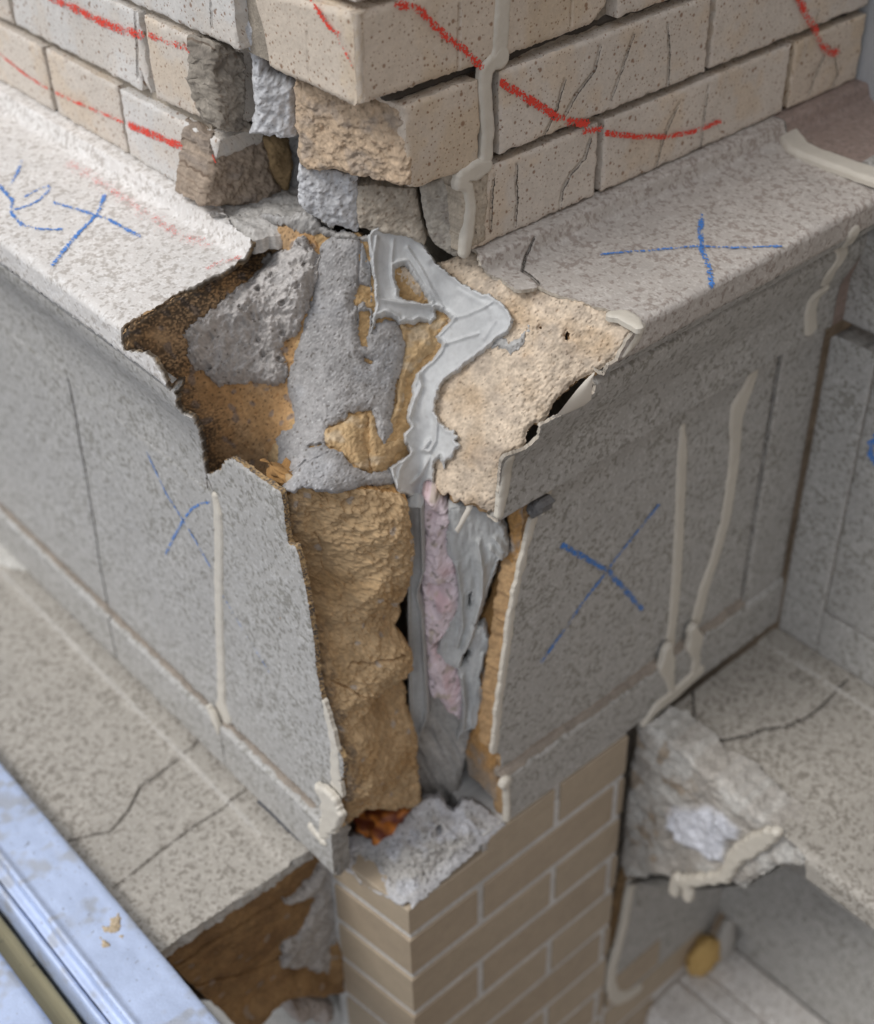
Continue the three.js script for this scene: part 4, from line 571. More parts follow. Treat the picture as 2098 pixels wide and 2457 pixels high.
// ---------------------------------------------------------------- white sealant trowelled over the corner
{
  const t = thing('sealant_smear', 'thick white-grey sealant trowelled in a hooked trail down the broken corner', 'sealant');
  const poly = [[-0.0093, 0.6373], [-0.0051, 0.642], [0.0003, 0.6441], [0.0088, 0.6427], [0.0165, 0.6426], [0.0244, 0.6408], [0.0316, 0.6367], [0.0365, 0.6312], [0.0413, 0.6237], [0.0471, 0.6156], [0.0537, 0.6102], [0.0602, 0.605], [0.0708, 0.5956], [0.0806, 0.5875], [0.0853, 0.5868], [0.0921, 0.5814], [0.0952, 0.5781], [0.0983, 0.5754], [0.1016, 0.5696], [0.1033, 0.5642], [0.1026, 0.5585], [0.0993, 0.5542], [0.0934, 0.5516], [0.0896, 0.5491], [0.0864, 0.5462], [0.0791, 0.5421], [0.068, 0.5362], [0.0592, 0.5302], [0.0498, 0.5249], [0.0455, 0.5202], [0.0439, 0.5145], [0.0416, 0.5074], [0.0407, 0.5005], [0.0426, 0.4962], [0.0452, 0.4918], [0.0511, 0.4848], [0.0557, 0.4828], [0.0588, 0.4771], [0.0567, 0.4743], [0.0604, 0.4696], [0.0557, 0.4661], [0.0532, 0.4602], [0.0488, 0.4593], [0.0471, 0.4511], [0.0446, 0.4569], [0.0428, 0.4621], [0.0392, 0.4582], [0.0381, 0.4477], [0.0374, 0.4382], [0.0338, 0.4428], [0.0297, 0.4388], [0.0298, 0.432], [0.0264, 0.427], [0.0211, 0.4293], [0.0162, 0.43], [0.0107, 0.432], [0.0059, 0.4285], [0.0055, 0.4372], [0.003, 0.4445], [0.0006, 0.4543], [0.008, 0.4601], [0.015, 0.4631], [0.0187, 0.4677], [0.0144, 0.4742], [0.0126, 0.4814], [0.0158, 0.4846], [0.0195, 0.4885], [0.0166, 0.4954], [0.0176, 0.5028], [0.0207, 0.5111], [0.0226, 0.5233], [0.0261, 0.5321], [0.033, 0.539], [0.039, 0.5428], [0.0451, 0.549], [0.0481, 0.5544], [0.0447, 0.5578], [0.0428, 0.5616], [0.0485, 0.5667], [0.0568, 0.5734], [0.0496, 0.5801], [0.0442, 0.5832], [0.0454, 0.5765], [0.0386, 0.5693], [0.0363, 0.573], [0.0301, 0.5743], [0.0251, 0.5709], [0.0193, 0.5726], [0.0148, 0.5704], [0.0109, 0.5748], [0.0049, 0.5779], [-0.003, 0.5758], [-0.007, 0.5693], [-0.0104, 0.5618], [-0.0082, 0.5738], [-0.0052, 0.5876], [-0.0056, 0.5999], [-0.0069, 0.6141], [-0.0088, 0.6276]];
  const hole = [[0.0125, 0.6143], [0.0153, 0.6161], [0.0207, 0.6167], [0.0239, 0.6113], [0.0301, 0.6025], [0.0356, 0.5947], [0.0392, 0.5885], [0.0326, 0.5873], [0.0252, 0.5903], [0.0183, 0.5911], [0.0143, 0.5933], [0.0159, 0.5988], [0.0127, 0.6035], [0.0116, 0.6092]];
  const R = [[-0.0015, 0.6353], [-0.0039, 0.6218], [-0.0058, 0.6031], [-0.0043, 0.5918]], R2b = [[0.0118, 0.6342], [0.0092, 0.6161], [0.0111, 0.5971]], R3 = [[-0.0044, 0.5902], [0.0046, 0.5884], [0.0181, 0.5863], [0.0319, 0.586], [0.0439, 0.5839], [0.0523, 0.5783], [0.0574, 0.5732]], R4 = [[0.0226, 0.6282], [0.0328, 0.6124], [0.0408, 0.5969], [0.0497, 0.5834]], R5 = [[0.0574, 0.5732], [0.0685, 0.5732], [0.0812, 0.5759], [0.087, 0.5787]], R6 = [[0.0481, 0.554], [0.0582, 0.5551], [0.0681, 0.5565], [0.0761, 0.557]], R7 = [[0.0278, 0.5317], [0.0295, 0.5214], [0.0249, 0.5111], [0.0198, 0.4972]], R8 = [[0.0455, 0.5202], [0.0428, 0.5031], [0.0398, 0.4756], [0.0346, 0.4673], [0.0294, 0.4693], [0.0349, 0.476]], R9 = [[0.0187, 0.4677], [0.0094, 0.4517], [0.0072, 0.4375]], R10 = [[0.0344, 0.4621], [0.0268, 0.4484], [0.0194, 0.4414]], R11 = [[0.0005, 0.6425], [0.017, 0.6398], [0.0301, 0.6311], [0.0397, 0.6181]], R12 = [[0.0626, 0.5941], [0.0782, 0.5812], [0.0859, 0.574], [0.0889, 0.5641], [0.0808, 0.5529]];
  const folds = [[R, 0.0018, 0.0035], [R2b, 0.0013, 0.0018], [R3, 0.0018, 0.004], [R4, 0.0016, 0.0035], [R5, 0.0015, 0.003], [R6, 0.0014, 0.003], [R7, 0.002, 0.005], [R8, 0.002, 0.005], [R9, 0.002, 0.005], [R10, 0.0018, 0.004], [R11, 0.003, 0.004], [R12, 0.002, 0.002]];
  const g = solid({ chart: chC, poly, holes: [hole], step: 0.00075, rag: 0.0016, ragF: 140, h: (a, b, d) => {
    let s = 0; for (const [p, w, k] of folds) s += k * gs(sdLine(p, a, b)[0], w);
    return 0.008 * Math.pow(clamp(d / 0.003), 0.5) + 0.0036 * gs(d - 0.002, 0.0016) + s + 0.0022 * fbm(a * 26, b * 26, 4, 2) + 0.0003 * fbm(a * 200 + b * 40, b * 40, 2, 3);
  }, skirt: 0.012, skirtRough: 0.002, col: (a, b) => { const n = fbm(a * 30, b * 30, 3, 3), s = sm(0.45, 0.75, fbm(a * 80, b * 80, 6, 3)); const q = 1 + 0.06 * n; return mixc([0.6 * q, 0.605 * q, 0.6 * q], [0.46, 0.44, 0.41], s * 0.4); } });
  part('sealant', g, M.fine, t);
}
// cream sealant beads along joints; each its own squeezed line
function bead(chart, pts, w, thick, o = {}) {
  const wf = typeof w === 'function' ? w : () => w;
  const L = line(pts, wf, o.wob ?? 0.0008, 60);
  return solid({ chart, f: L.f, bbox: L.bbox, step: o.step || 0.0011, uvs: 0.25, h: (a, b, d) => (o.off || 0) + thick * Math.pow(clamp(d / (o.round || 0.003)), 0.5) + 0.0006 * fbm(a * 50, b * 50, 2, 3), skirt: o.skirt || 0.004, skirtRows: 1 });
}
const beads = (name, list, mat, parent, label) => list.forEach(g => part(name, g, mat, parent, label));
const lump2 = (pts, base, list) => t => { let s = base; for (const [c, k, w] of list) s += k * gs(t - c, w); return s; };
{
  beads('sealant_bead', [
    bead(chX(BX), [[-0.1993, 0.8571], [-0.1982, 0.8457], [-0.1968, 0.8281], [-0.1954, 0.8103], [-0.193, 0.8047]], 0.0078, 0.002),
    bead(chX(BX), [[-0.1955, 0.8041], [-0.188, 0.8023], [-0.1822, 0.7983], [-0.1806, 0.7862], [-0.1823, 0.7698], [-0.1841, 0.7497], [-0.1825, 0.7302], [-0.1774, 0.7251]], lump2(0, 0.0062, [[0, 0.0035, 0.09], [0.25, 0.001, 0.1]]), 0.0022),
    bead(chX(BX), [[-0.1817, 0.7237], [-0.1688, 0.7228], [-0.1594, 0.7215], [-0.1568, 0.7182], [-0.1636, 0.7119], [-0.1661, 0.6945], [-0.1633, 0.6742], [-0.1606, 0.6586]], lump2(0, 0.0048, [[0.1, 0.004, 0.13], [0.35, 0.0036, 0.12], [0.9, 0.001, 0.2]]), 0.0026)], M.cream, pillar, 'cream sealant bead run down the brick joints');
  const t = thing('sealant_bead', 'long cream sealant bead down the left wall panels', 'sealant');
  part('bead', bead(chZ(LZ), [[-0.1992, 0.4532], [-0.1976, 0.4369], [-0.203, 0.4009], [-0.2153, 0.344], [-0.2261, 0.2848], [-0.2368, 0.222], [-0.2454, 0.169], [-0.2465, 0.1488]], lump2(0, 0.0068, [[0, -0.0025, 0.12], [1, 0.0065, 0.08]]), 0.0024), M.cream, t);
  part('bead_foot', bead(chZ(0.039), [[-0.2609, 0.1518], [-0.2564, 0.145], [-0.2498, 0.1337], [-0.249, 0.1232]], lump2(0, 0.0052, [[0, -0.002, 0.2], [1, -0.003, 0.2]]), 0.0016), M.cream, t);
  const t2 = thing('sealant_bead', 'cream sealant blob over the bottom corner of the left wall panel', 'sealant');
  beads('bead', [bead(chZ(LZ), [[-0.0653, 0.3034], [-0.0601, 0.2814], [-0.0555, 0.253], [-0.0574, 0.2239], [-0.0567, 0.1961]], lump2(0, 0.006, [[0, -0.004, 0.25], [1, 0.002, 0.2]]), 0.001, { wob: 0.003 }), bead(chZ(0.0365), [[-0.0723, 0.186], [-0.0602, 0.1834], [-0.0585, 0.1702], [-0.0673, 0.1474], [-0.0743, 0.1244], [-0.0815, 0.1064]], lump2(0, 0.011, [[0, -0.003, 0.1], [0.3, 0.006, 0.2], [1, -0.007, 0.25]]), 0.0035, { wob: 0.004 }), bead(chZ(0.0385), [[-0.0938, 0.1185], [-0.0845, 0.1147], [-0.0749, 0.1131]], 0.0045, 0.003, { wob: 0.002 })], M.cream, t2);
  const t3 = thing('sealant_bead', 'straight cream sealant bead on the shaded right panel', 'sealant');
  part('bead', bead(chX(-0.006), [[-0.3511, 0.4412], [-0.3549, 0.4052], [-0.3595, 0.3534], [-0.3644, 0.2988], [-0.3682, 0.2419], [-0.3699, 0.1891], [-0.3687, 0.1481], [-0.3683, 0.13]], lump2(0, 0.0074, [[0, -0.003, 0.1], [0.9, 0.001, 0.1]]), 0.0022), M.cream, t3);
  part('bead_foot', bead(chX(0.0015), [[-0.3579, 0.1603], [-0.3575, 0.1423], [-0.3643, 0.1192], [-0.3722, 0.0885]], lump2(0, 0.0085, [[0.4, 0.004, 0.2], [1, -0.003, 0.3]]), 0.003), M.cream, t3);
  const t4 = thing('sealant_bead', 'slanting cream sealant bead on the shaded right panel ending in the terrace', 'sealant');
  part('bead', bead(chX(-0.006), [[-0.4526, 0.4689], [-0.4481, 0.4537], [-0.4421, 0.4399], [-0.4343, 0.4283], [-0.4325, 0.4109], [-0.4378, 0.3737], [-0.4387, 0.3323], [-0.4382, 0.29], [-0.4299, 0.245], [-0.4173, 0.2066], [-0.4104, 0.1636]], lump2(0, 0.0085, [[0, -0.003, 0.08], [0.3, 0.0045, 0.1], [1, 0.001, 0.1]]), 0.0022), M.cream, t4);
  beads('bead_foot', [bead(chX(0.0015), [[-0.3966, 0.1652], [-0.4025, 0.1432], [-0.408, 0.1148], [-0.408, 0.0863]], lump2(0, 0.007, [[0.35, 0.006, 0.16]]), 0.003), bead(chX(0.002), [[-0.4173, 0.0903], [-0.4004, 0.0877], [-0.3773, 0.0826], [-0.3505, 0.0822], [-0.332, 0.0697]], lump2(0, 0.0095, [[0, -0.002, 0.1], [1, -0.003, 0.2]]), 0.003)], M.cream, t4);
  const t5 = thing('sealant_bead', 'wide cream sealant bead across the far end of the grey ledge top', 'sealant');
  part('bead', bead(chY(0.6405), [[-0.091, -0.5702], [-0.0722, -0.5502], [-0.0518, -0.5357], [-0.0292, -0.5334], [0.0012, -0.5349], [0.0396, -0.536]], lump2(0, 0.012, [[0, -0.004, 0.15]]), 0.004, { step: 0.0015 }), M.cream, t5);
  const t6 = thing('sealant_bead', 'cream sealant dabs down the joint in the right ledge moulding', 'sealant');
  beads('bead', [bead(chR, [[-0.4866, 0.1752], [-0.5064, 0.2305], [-0.5011, 0.2458], [-0.5072, 0.2615]], 0.008, 0.002), bead(chR, [[-0.5163, 0.2769], [-0.5059, 0.2842], [-0.5053, 0.2997], [-0.5115, 0.3205]], lump2(0, 0.009, [[0, -0.004, 0.2]]), 0.003)], M.cream, t6);
  // cream edging along the left side of the right panel and lip
  beads('sealant_edge', [bead(chX(-0.006), [[-0.1616, 0.4364], [-0.1544, 0.4128], [-0.1508, 0.3985], [-0.1435, 0.3717], [-0.1371, 0.3412], [-0.1336, 0.3079], [-0.129, 0.2742], [-0.1233, 0.2347], [-0.1204, 0.2029], [-0.1185, 0.1789]], 0.0036, 0.0009, { wob: 0.0018 }), bead(chX(-0.006), [[-0.1771, 0.4684], [-0.1747, 0.4563], [-0.1714, 0.4392]], lump2(0, 0.007, [[1, -0.005, 0.4]]), 0.0022), bead(chX(0.002), [[-0.1258, 0.1348], [-0.1277, 0.121], [-0.1292, 0.098], [-0.1284, 0.0776]], lump2(0, 0.003, [[0, 0.0045, 0.12]]), 0.003)], M.cream, rightPanel, 'cream sealant along the broken panel edge');
  beads('sealant_edge', [bead(chR, [[-0.1083, 0.2673], [-0.114, 0.2911], [-0.1114, 0.3111], [-0.1085, 0.3291]], lump2(0, 0.0055, [[1, -0.002, 0.3]]), 0.0018), bead(chY(0.636), [[0.0298, -0.2028], [0.0352, -0.2085], [0.046, -0.2083], [0.0547, -0.2043]], lump2(0, 0.007, [[0, -0.002, 0.2], [1, -0.003, 0.2]]), 0.0016), bead(chR, [[-0.2145, 0.1568], [-0.2094, 0.1657], [-0.2024, 0.1701], [-0.1954, 0.1745]], lump2(0, 0.004, [[1, -0.002, 0.3]]), 0.0016)], M.cream, rightLedge, 'cream coating along the broken nosing');
  // peeling flakes
  const curl = (pts, bow, name, label) => { // a strip of coating: rows of 3-D point pairs, bowed outward
    const pos = [], idx = [], n = pts.length / 2, K = 6;
    for (let i = 0; i < n; i++) for (let k = 0; k <= K; k++) { const p = pts[2 * i], q = pts[2 * i + 1], t = k / K, b = bow * Math.sin(t * Math.PI) + bow * 0.5 * t; pos.push(mix(p[0], q[0], t) + b * 0.7, mix(p[1], q[1], t) + b * 0.3, mix(p[2], q[2], t) + b * 0.6); }
    for (let i = 0; i < n - 1; i++) for (let k = 0; k < K; k++) { const a = i * (K + 1) + k, c = a + K + 1; idx.push(a, c, a + 1, a + 1, c, c + 1); }
    const g = new THREE.BufferGeometry(); g.setAttribute('position', new THREE.Float32BufferAttribute(pos, 3)); g.setAttribute('uv', new THREE.Float32BufferAttribute(new Float32Array(pos.length / 3 * 2), 2)); g.setIndex(idx); g.computeVertexNormals();
    const g2 = g.clone(); g2.translate(-0.0004, -0.0003, -0.0004);
    return mergeGeometries([g, g2]);
  };
  M.flake = new THREE.MeshStandardMaterial({ color: new THREE.Color(0.66, 0.61, 0.53), roughness: 0.5, side: THREE.DoubleSide });
  const f1 = thing('paint_flake', 'curled cream coating flake peeling from the ledge moulding over a dark gap', 'flake');
  part('flake', curl([[0.04, 0.6014, -0.1747], [0.041, 0.6008, -0.1737], [0.043, 0.6013, -0.162], [0.044, 0.5987, -0.1688], [0.046, 0.5996, -0.15], [0.047, 0.5932, -0.1652], [0.046, 0.5941, -0.1415], [0.047, 0.5844, -0.1654], [0.044, 0.5872, -0.1363], [0.046, 0.5815, -0.1589], [0.04, 0.5803, -0.1354], [0.042, 0.5786, -0.1478], [0.036, 0.5778, -0.1333], [0.036, 0.576, -0.1369]], 0.002), M.flake, f1);
  const f2 = thing('paint_flake', 'small torn cream strip hanging below the tan clay lip', 'flake');
  part('flake', curl([[-0.0367, 0.4646, -0.1133], [-0.0333, 0.4665, -0.1167], [-0.0356, 0.4588, -0.1104], [-0.0317, 0.4607, -0.1143], [-0.0376, 0.4512, -0.1074], [-0.0336, 0.4523, -0.1114], [-0.0396, 0.4431, -0.1054], [-0.0366, 0.4432, -0.1084], [-0.0422, 0.437, -0.1038], [-0.0402, 0.4325, -0.1058]], 0.001), M.flake, f2);

}

// ---------------------------------------------------------------- broken brick faces round the pillar corner
{
  const splitCol = (base, dark, s) => (a, b) => { const n = fbm(a * 60, b * 60, s, 4), g = fbm(a * 320, b * 320, s + 2, 2), k = 1 + 0.16 * n + 0.2 * g; let c = mixc(base, dark, sm(0.0, 0.5, fbm(a * 32, b * 32, s + 5, 4)) * 0.7); return mixc([c[0] * k, c[1] * k, c[2] * k], [0.11, 0.06, 0.03], spots(a, b, 170, 0.66, 0.82, s) * 0.6); };
  const rough = (amp, s) => (a, b, d) => amp * fbm(a * 34, b * 34, s, 4) + amp * 0.5 * fbm(a * 110, b * 110, s + 3, 3) + 0.0005 * fbm(a * 320, b * 320, s, 2) - 0.004 * (1 - Math.sqrt(clamp(d / 0.005)));
  // second course: tan split corner, running from the right face back to the left
  { const [p0, p1] = [[0.0135, 0.7642], [-0.0772, 0.7555]];
    const tilt = a => mix(0, -0.055, clamp((p0[0] - a) / (p0[0] - p1[0]), -0.2, 1.3));
    part('brick', solid({ chart: chD(-0.192), poly: [[-0.077, 0.7829], [-0.065, 0.7883], [-0.0541, 0.7909], [-0.0401, 0.7882], [-0.0255, 0.7851], [-0.0093, 0.7888], [0.0123, 0.7928], [0.0134, 0.7704], [0.0128, 0.7314], [0.0028, 0.7299], [-0.0087, 0.7284], [-0.0287, 0.7281], [-0.0491, 0.7263], [-0.0632, 0.7217], [-0.0716, 0.7207], [-0.077, 0.7233], [-0.0786, 0.7295], [-0.0769, 0.7426], [-0.0786, 0.7551], [-0.0774, 0.766]], step: 0.001, rag: 0.002, ragF: 100, h: (a, b, d) => tilt(a) + rough(0.0042, 3)(a, b, d), skirt: 0.05, skirtRough: 0.004, col: splitCol([0.6, 0.45, 0.31], [0.4, 0.33, 0.27], 2) }), M.grain, pillar, 'split tan face of the broken corner brick'); }
  // first course: split end facing +x under it
  part('brick', solid({ chart: chX(-0.28), poly: [[-0.0662, 0.7213], [-0.0802, 0.7163], [-0.0961, 0.7115], [-0.1154, 0.7042], [-0.1169, 0.6949], [-0.1186, 0.6795], [-0.1246, 0.6624], [-0.1304, 0.6505], [-0.135, 0.6435], [-0.1309, 0.6386], [-0.1133, 0.64], [-0.0886, 0.6516], [-0.0642, 0.6592], [-0.0475, 0.6641], [-0.0523, 0.6807], [-0.059, 0.6985]], step: 0.001, rag: 0.0016, ragF: 100, h: (a, b, d) => -0.006 + rough(0.0045, 13)(a, b, d), skirt: 0.04, skirtRough: 0.004, col: splitCol([0.4, 0.315, 0.24], [0.27, 0.225, 0.19], 12) }), M.grain, pillar, 'grey-brown split end of a first-course brick');
  part('brick', solid({ chart: chX(-0.275), poly: [[-0.1113, 0.707], [-0.1295, 0.7022], [-0.1385, 0.6965], [-0.1408, 0.6846], [-0.1402, 0.6705], [-0.1366, 0.6602], [-0.1327, 0.6484], [-0.1271, 0.6549], [-0.1213, 0.666], [-0.116, 0.6813], [-0.1143, 0.6966]], step: 0.0012, rag: 0.0012, h: (a, b, d) => -0.008 + rough(0.002, 23)(a, b, d), skirt: 0.03, col: splitCol([0.42, 0.29, 0.15], [0.3, 0.2, 0.1], 22) }), M.grain, pillar, 'brown glazed flank of the split brick');
  // second course left: dark split end
  part('brick', solid({ chart: chX(-0.25), poly: [[-0.0592, 0.8042], [-0.0705, 0.8006], [-0.0851, 0.7943], [-0.0864, 0.7855], [-0.0837, 0.7698], [-0.0843, 0.7494], [-0.0796, 0.7371], [-0.0932, 0.7289], [-0.1088, 0.7207], [-0.1125, 0.7167], [-0.0925, 0.7228], [-0.0731, 0.7301], [-0.0563, 0.7379], [-0.055, 0.7545], [-0.0539, 0.7714], [-0.0562, 0.7903]], step: 0.001, rag: 0.0016, ragF: 100, h: (a, b, d) => -0.008 + rough(0.006, 33)(a, b, d), skirt: 0.03, skirtRough: 0.004, col: splitCol([0.33, 0.29, 0.24], [0.17, 0.145, 0.12], 32) }), M.grain, pillar, 'dark split end of the second-course brick');
  part('mortar_joint', solid({ chart: chD(-0.43), poly: [[-0.1382, 0.8239], [-0.0784, 0.824], [-0.0778, 0.743], [-0.0693, 0.6621], [-0.0443, 0.6585], [-0.0472, 0.603], [-0.1101, 0.6062], [-0.1681, 0.6216], [-0.1668, 0.6952]], step: 0.002, rag: 0.003, h: (a, b, d) => rough(0.006, 93)(a, b, d), skirt: 0.01, col: (a, b) => mortarCol(a, b, [0.44, 0.43, 0.42], 0.5) }), M.grain, pillar, 'pale mortar at the back of the broken corner');
  // pale mortar pushed between
  const pale = s => (a, b) => mortarCol(a, b, [0.64, 0.64, 0.65], 0.2);
  part('mortar_joint', solid({ chart: chD(-0.318), poly: [[-0.1196, 0.8466], [-0.106, 0.8466], [-0.1047, 0.8283], [-0.1019, 0.8096], [-0.1024, 0.7873], [-0.098, 0.7834], [-0.0795, 0.7744], [-0.0816, 0.7611], [-0.0834, 0.7306], [-0.0881, 0.7299], [-0.1079, 0.7304], [-0.1209, 0.7331], [-0.1147, 0.7542], [-0.1153, 0.7742], [-0.113, 0.7904], [-0.1168, 0.8032], [-0.1214, 0.819]], step: 0.0011, rag: 0.002, ragF: 90, h: (a, b, d) => 0.005 * Math.sqrt(clamp(d / 0.006)) + rough(0.004, 43)(a, b, d), skirt: 0.03, col: pale(2) }), M.grain, pillar, 'pale blue-grey mortar between split bricks');
  part('mortar_joint', solid({ chart: chD(-0.272), poly: [[-0.0785, 0.7263], [-0.0745, 0.7195], [-0.0617, 0.7172], [-0.0328, 0.7134], [-0.0333, 0.6938], [-0.0355, 0.665], [-0.0421, 0.6664], [-0.0584, 0.6702], [-0.0679, 0.6773], [-0.0774, 0.6826], [-0.0828, 0.6897], [-0.0807, 0.7073]], step: 0.0011, rag: 0.003, ragF: 70, h: (a, b, d) => rough(0.004, 53)(a, b, d), skirt: 0.03, col: pale(2) }), M.grain, pillar, 'pale mortar under the tan split brick');
  // first course corner bricks, worn round
  part('brick', solid({ chart: chD(-0.276), poly: [[-0.0343, 0.7044], [-0.0205, 0.7059], [-0.0044, 0.7026], [0.0112, 0.7028], [0.0128, 0.6894], [0.0156, 0.6715], [0.0186, 0.6588], [0.0165, 0.654], [0.0056, 0.6605], [-0.0125, 0.6646], [-0.035, 0.668], [-0.036, 0.6853]], step: 0.001, rag: 0.0014, ragF: 90, h: (a, b, d) => 0.004 + rough(0.0026, 63)(a, b, d), skirt: 0.04, col: splitCol([0.5, 0.44, 0.36], [0.4, 0.34, 0.27], 62) }), M.grain, pillar, 'worn corner brick above the white sealant');
  part('brick', solid({ chart: chD(-0.262), poly: [[0.0146, 0.7076], [0.0257, 0.7118], [0.0369, 0.7147], [0.0462, 0.7176], [0.0473, 0.7017], [0.0465, 0.677], [0.0456, 0.653], [0.0435, 0.6471], [0.0343, 0.6514], [0.0252, 0.6586], [0.0207, 0.6658], [0.0173, 0.6838]], step: 0.001, rag: 0.0012, ragF: 90, h: (a, b, d) => rough(0.0018, 73)(a, b, d), skirt: 0.04, col: splitCol([0.45, 0.41, 0.35], [0.34, 0.3, 0.26], 72) }), M.grain, pillar, 'narrow brick between the open crack and the sealant');
  part('brick', solid({ chart: chX(-0.0885), poly: [[-0.1561, 0.7232], [-0.1663, 0.7233], [-0.1871, 0.7221], [-0.1872, 0.6971], [-0.1848, 0.6578], [-0.1713, 0.6568], [-0.158, 0.6573]], step: 0.0012, rag: 0.001, h: (a, b, d) => rough(0.001, 83)(a, b, d), skirt: 0.04, col: splitCol([0.5, 0.43, 0.34], [0.42, 0.35, 0.26], 82) }), M.grain, pillar);
}

// ---------------------------------------------------------------- lower brick pier
const pier = thing('brick_pier', 'lower tan brick pier with white joints under the broken corner', 'pier');
{
  const T = Math.tan(0.125), lz = x => -x * T;      // the left face runs slightly outward
  const plan = (pts, y0, y1, bev) => { const s = new THREE.Shape(pts.map(([x, z]) => new THREE.Vector2(x, -z))); const g = new THREE.ExtrudeGeometry(s, { depth: y1 - y0 - 2 * bev, bevelEnabled: bev > 0, bevelSize: bev, bevelThickness: bev, bevelSegments: 2, bevelOffset: -bev }); g.rotateX(-Math.PI / 2); g.translate(0, y0 + bev, 0);
    const p = g.attributes.position, n = g.attributes.normal, uv = g.attributes.uv, u0 = rnd(), v0 = rnd(); for (let i = 0; i < p.count; i++) uv.setXY(i, ((Math.abs(n.getX(i)) > 0.5 ? p.getZ(i) : p.getX(i)) + u0) / 0.5, (p.getY(i) + v0) / 0.5); return g; };
  const W = 0.104;
  part('mortar_joint', mergeGeometries([plan([[-0.0022, -0.003], [-0.0022, -0.308], [-0.1, -0.308], [-0.112, -0.05], [-0.118, lz(-0.118) - 0.0025]], -0.75, 0.04, 0), plan([[-0.003, -0.1], [-0.003, -0.308], [-0.09, -0.308], [-0.09, -0.12]], 0.04, 0.0725, 0)]), M.joint, pier);
  const P = 0.0677, hb = 0.0575, mats = [M.tanBrick, M.tanBrick2];
  for (let c = 0; c >= -9; c--) {
    const y0 = c * P + 0.006, top = c === 0, off = Math.abs(c) % 2, y1 = top ? 0.046 : y0 + hb, jz = off ? -0.095 : -0.203, g = 0.0048;
    part('brick', plan([[0, 0], [0, jz + g], [-0.05, jz + g], [-0.055, -0.04], [-W, -0.03], [-W, lz(-W)]], y0, y1, 0.0016), mats[(c * 7 & 3) % 2], pier);
    let z = jz - g; const ends = off ? [-0.297, -0.31] : [-0.308];
    for (const e of ends) { const ze = e + (e > -0.305 ? g : 0); if (z - ze > 0.006) part('brick', plan([[(rnd() - 0.5) * 0.0012, z], [(rnd() - 0.5) * 0.0012, ze], [-0.05, ze], [-0.05, z]], y0, top ? 0.0655 : y1, 0.0016), mats[(c + 10) % 2], pier); z = ze - 2 * g; }
    if (top) part('brick', plan([[0.0003, -0.105], [0.0003, jz + g], [-0.05, jz + g], [-0.05, -0.105]], 0.047, 0.0655, 0.0014), mats[0], pier);
  }
  // bricks below the lower terracotta panel
  for (let c = -7; c >= -10; c--) { const y0 = c * P + 0.006, off = c & 1; for (let k = 0; k < 2; k++) { const a = -0.318 - k * 0.2 - (off ? 0 : 0), b = Math.max(-0.535, a - (off && k === 0 ? 0.1 : 0.19)); if (a - b > 0.02) part('brick', plan([[-0.001, a], [-0.001, b], [-0.05, b], [-0.05, a]], y0, y0 + hb, 0.0016), mats[c & 1], pier); } }
  part('mortar_joint', plan([[-0.0035, -0.31], [-0.0035, -0.54], [-0.1, -0.54], [-0.1, -0.31]], -0.75, -0.462, 0), M.joint, pier);
  // crumbly white mortar heaped on the pier
  const H = spline([[-0.0658, 0.0754, -0.0139], [-0.0466, 0.0552, -0.0124], [-0.0189, 0.0447, 0.0147], [-0.0001, 0.0367, 0.0296], [0.0263, 0.0526, 0.015], [0.0543, 0.0734, 0.0025], [0.082, 0.0925, -0.0111], [0.0996, 0.1043, -0.02], [-0.0733, 0.0908, -0.0403], [-0.0475, 0.0983, -0.0337], [-0.0139, 0.1029, -0.0156], [0.001, 0.1154, -0.0183], [0.0149, 0.1305, -0.0146], [0.0332, 0.1365, -0.0094], [0.047, 0.1183, -0.0108], [0.0612, 0.1317, -0.0113], [0.0768, 0.1226, -0.0161], [-0.0111, 0.0723, 0.0031], [0.0304, 0.0913, 0.005], [-0.0404, 0.0757, -0.0218], [0.0105, 0.1032, -0.0002], [0.0512, 0.0981, 0.0029]]);
  const ch = { flip: false, at: (a, b, h) => { const q = H(a, b) + h; return [CS.x * a + CT.x * b + CN.x * q, CS.y * a + CT.y * b + CN.y * q, CS.z * a + CT.z * b + CN.z * q]; } };
  const poly = [[-0.0733, 0.0908], [-0.0612, 0.0947], [-0.0475, 0.0976], [-0.0399, 0.095], [-0.0328, 0.0921], [-0.025, 0.0978], [-0.014, 0.1019], [-0.0059, 0.108], [0.001, 0.1154], [0.0071, 0.1228], [0.0149, 0.1305], [0.0241, 0.1348], [0.0332, 0.1365], [0.0404, 0.1287], [0.047, 0.1184], [0.0527, 0.1259], [0.0592, 0.1334], [0.0674, 0.1302], [0.0768, 0.1235], [0.0878, 0.1146], [0.0996, 0.1043], [0.0911, 0.0973], [0.082, 0.0925], [0.0543, 0.0727], [0.0263, 0.0522], [0.0122, 0.0435], [0.0007, 0.036], [-0.008, 0.0404], [-0.0189, 0.044], [-0.0325, 0.0481], [-0.0466, 0.0545], [-0.057, 0.0638], [-0.0666, 0.0746], [-0.0711, 0.0823]];
  const t = thing('mortar_heap', 'crumbly whitish mortar heaped on top of the lower brick pier', 'mortar');
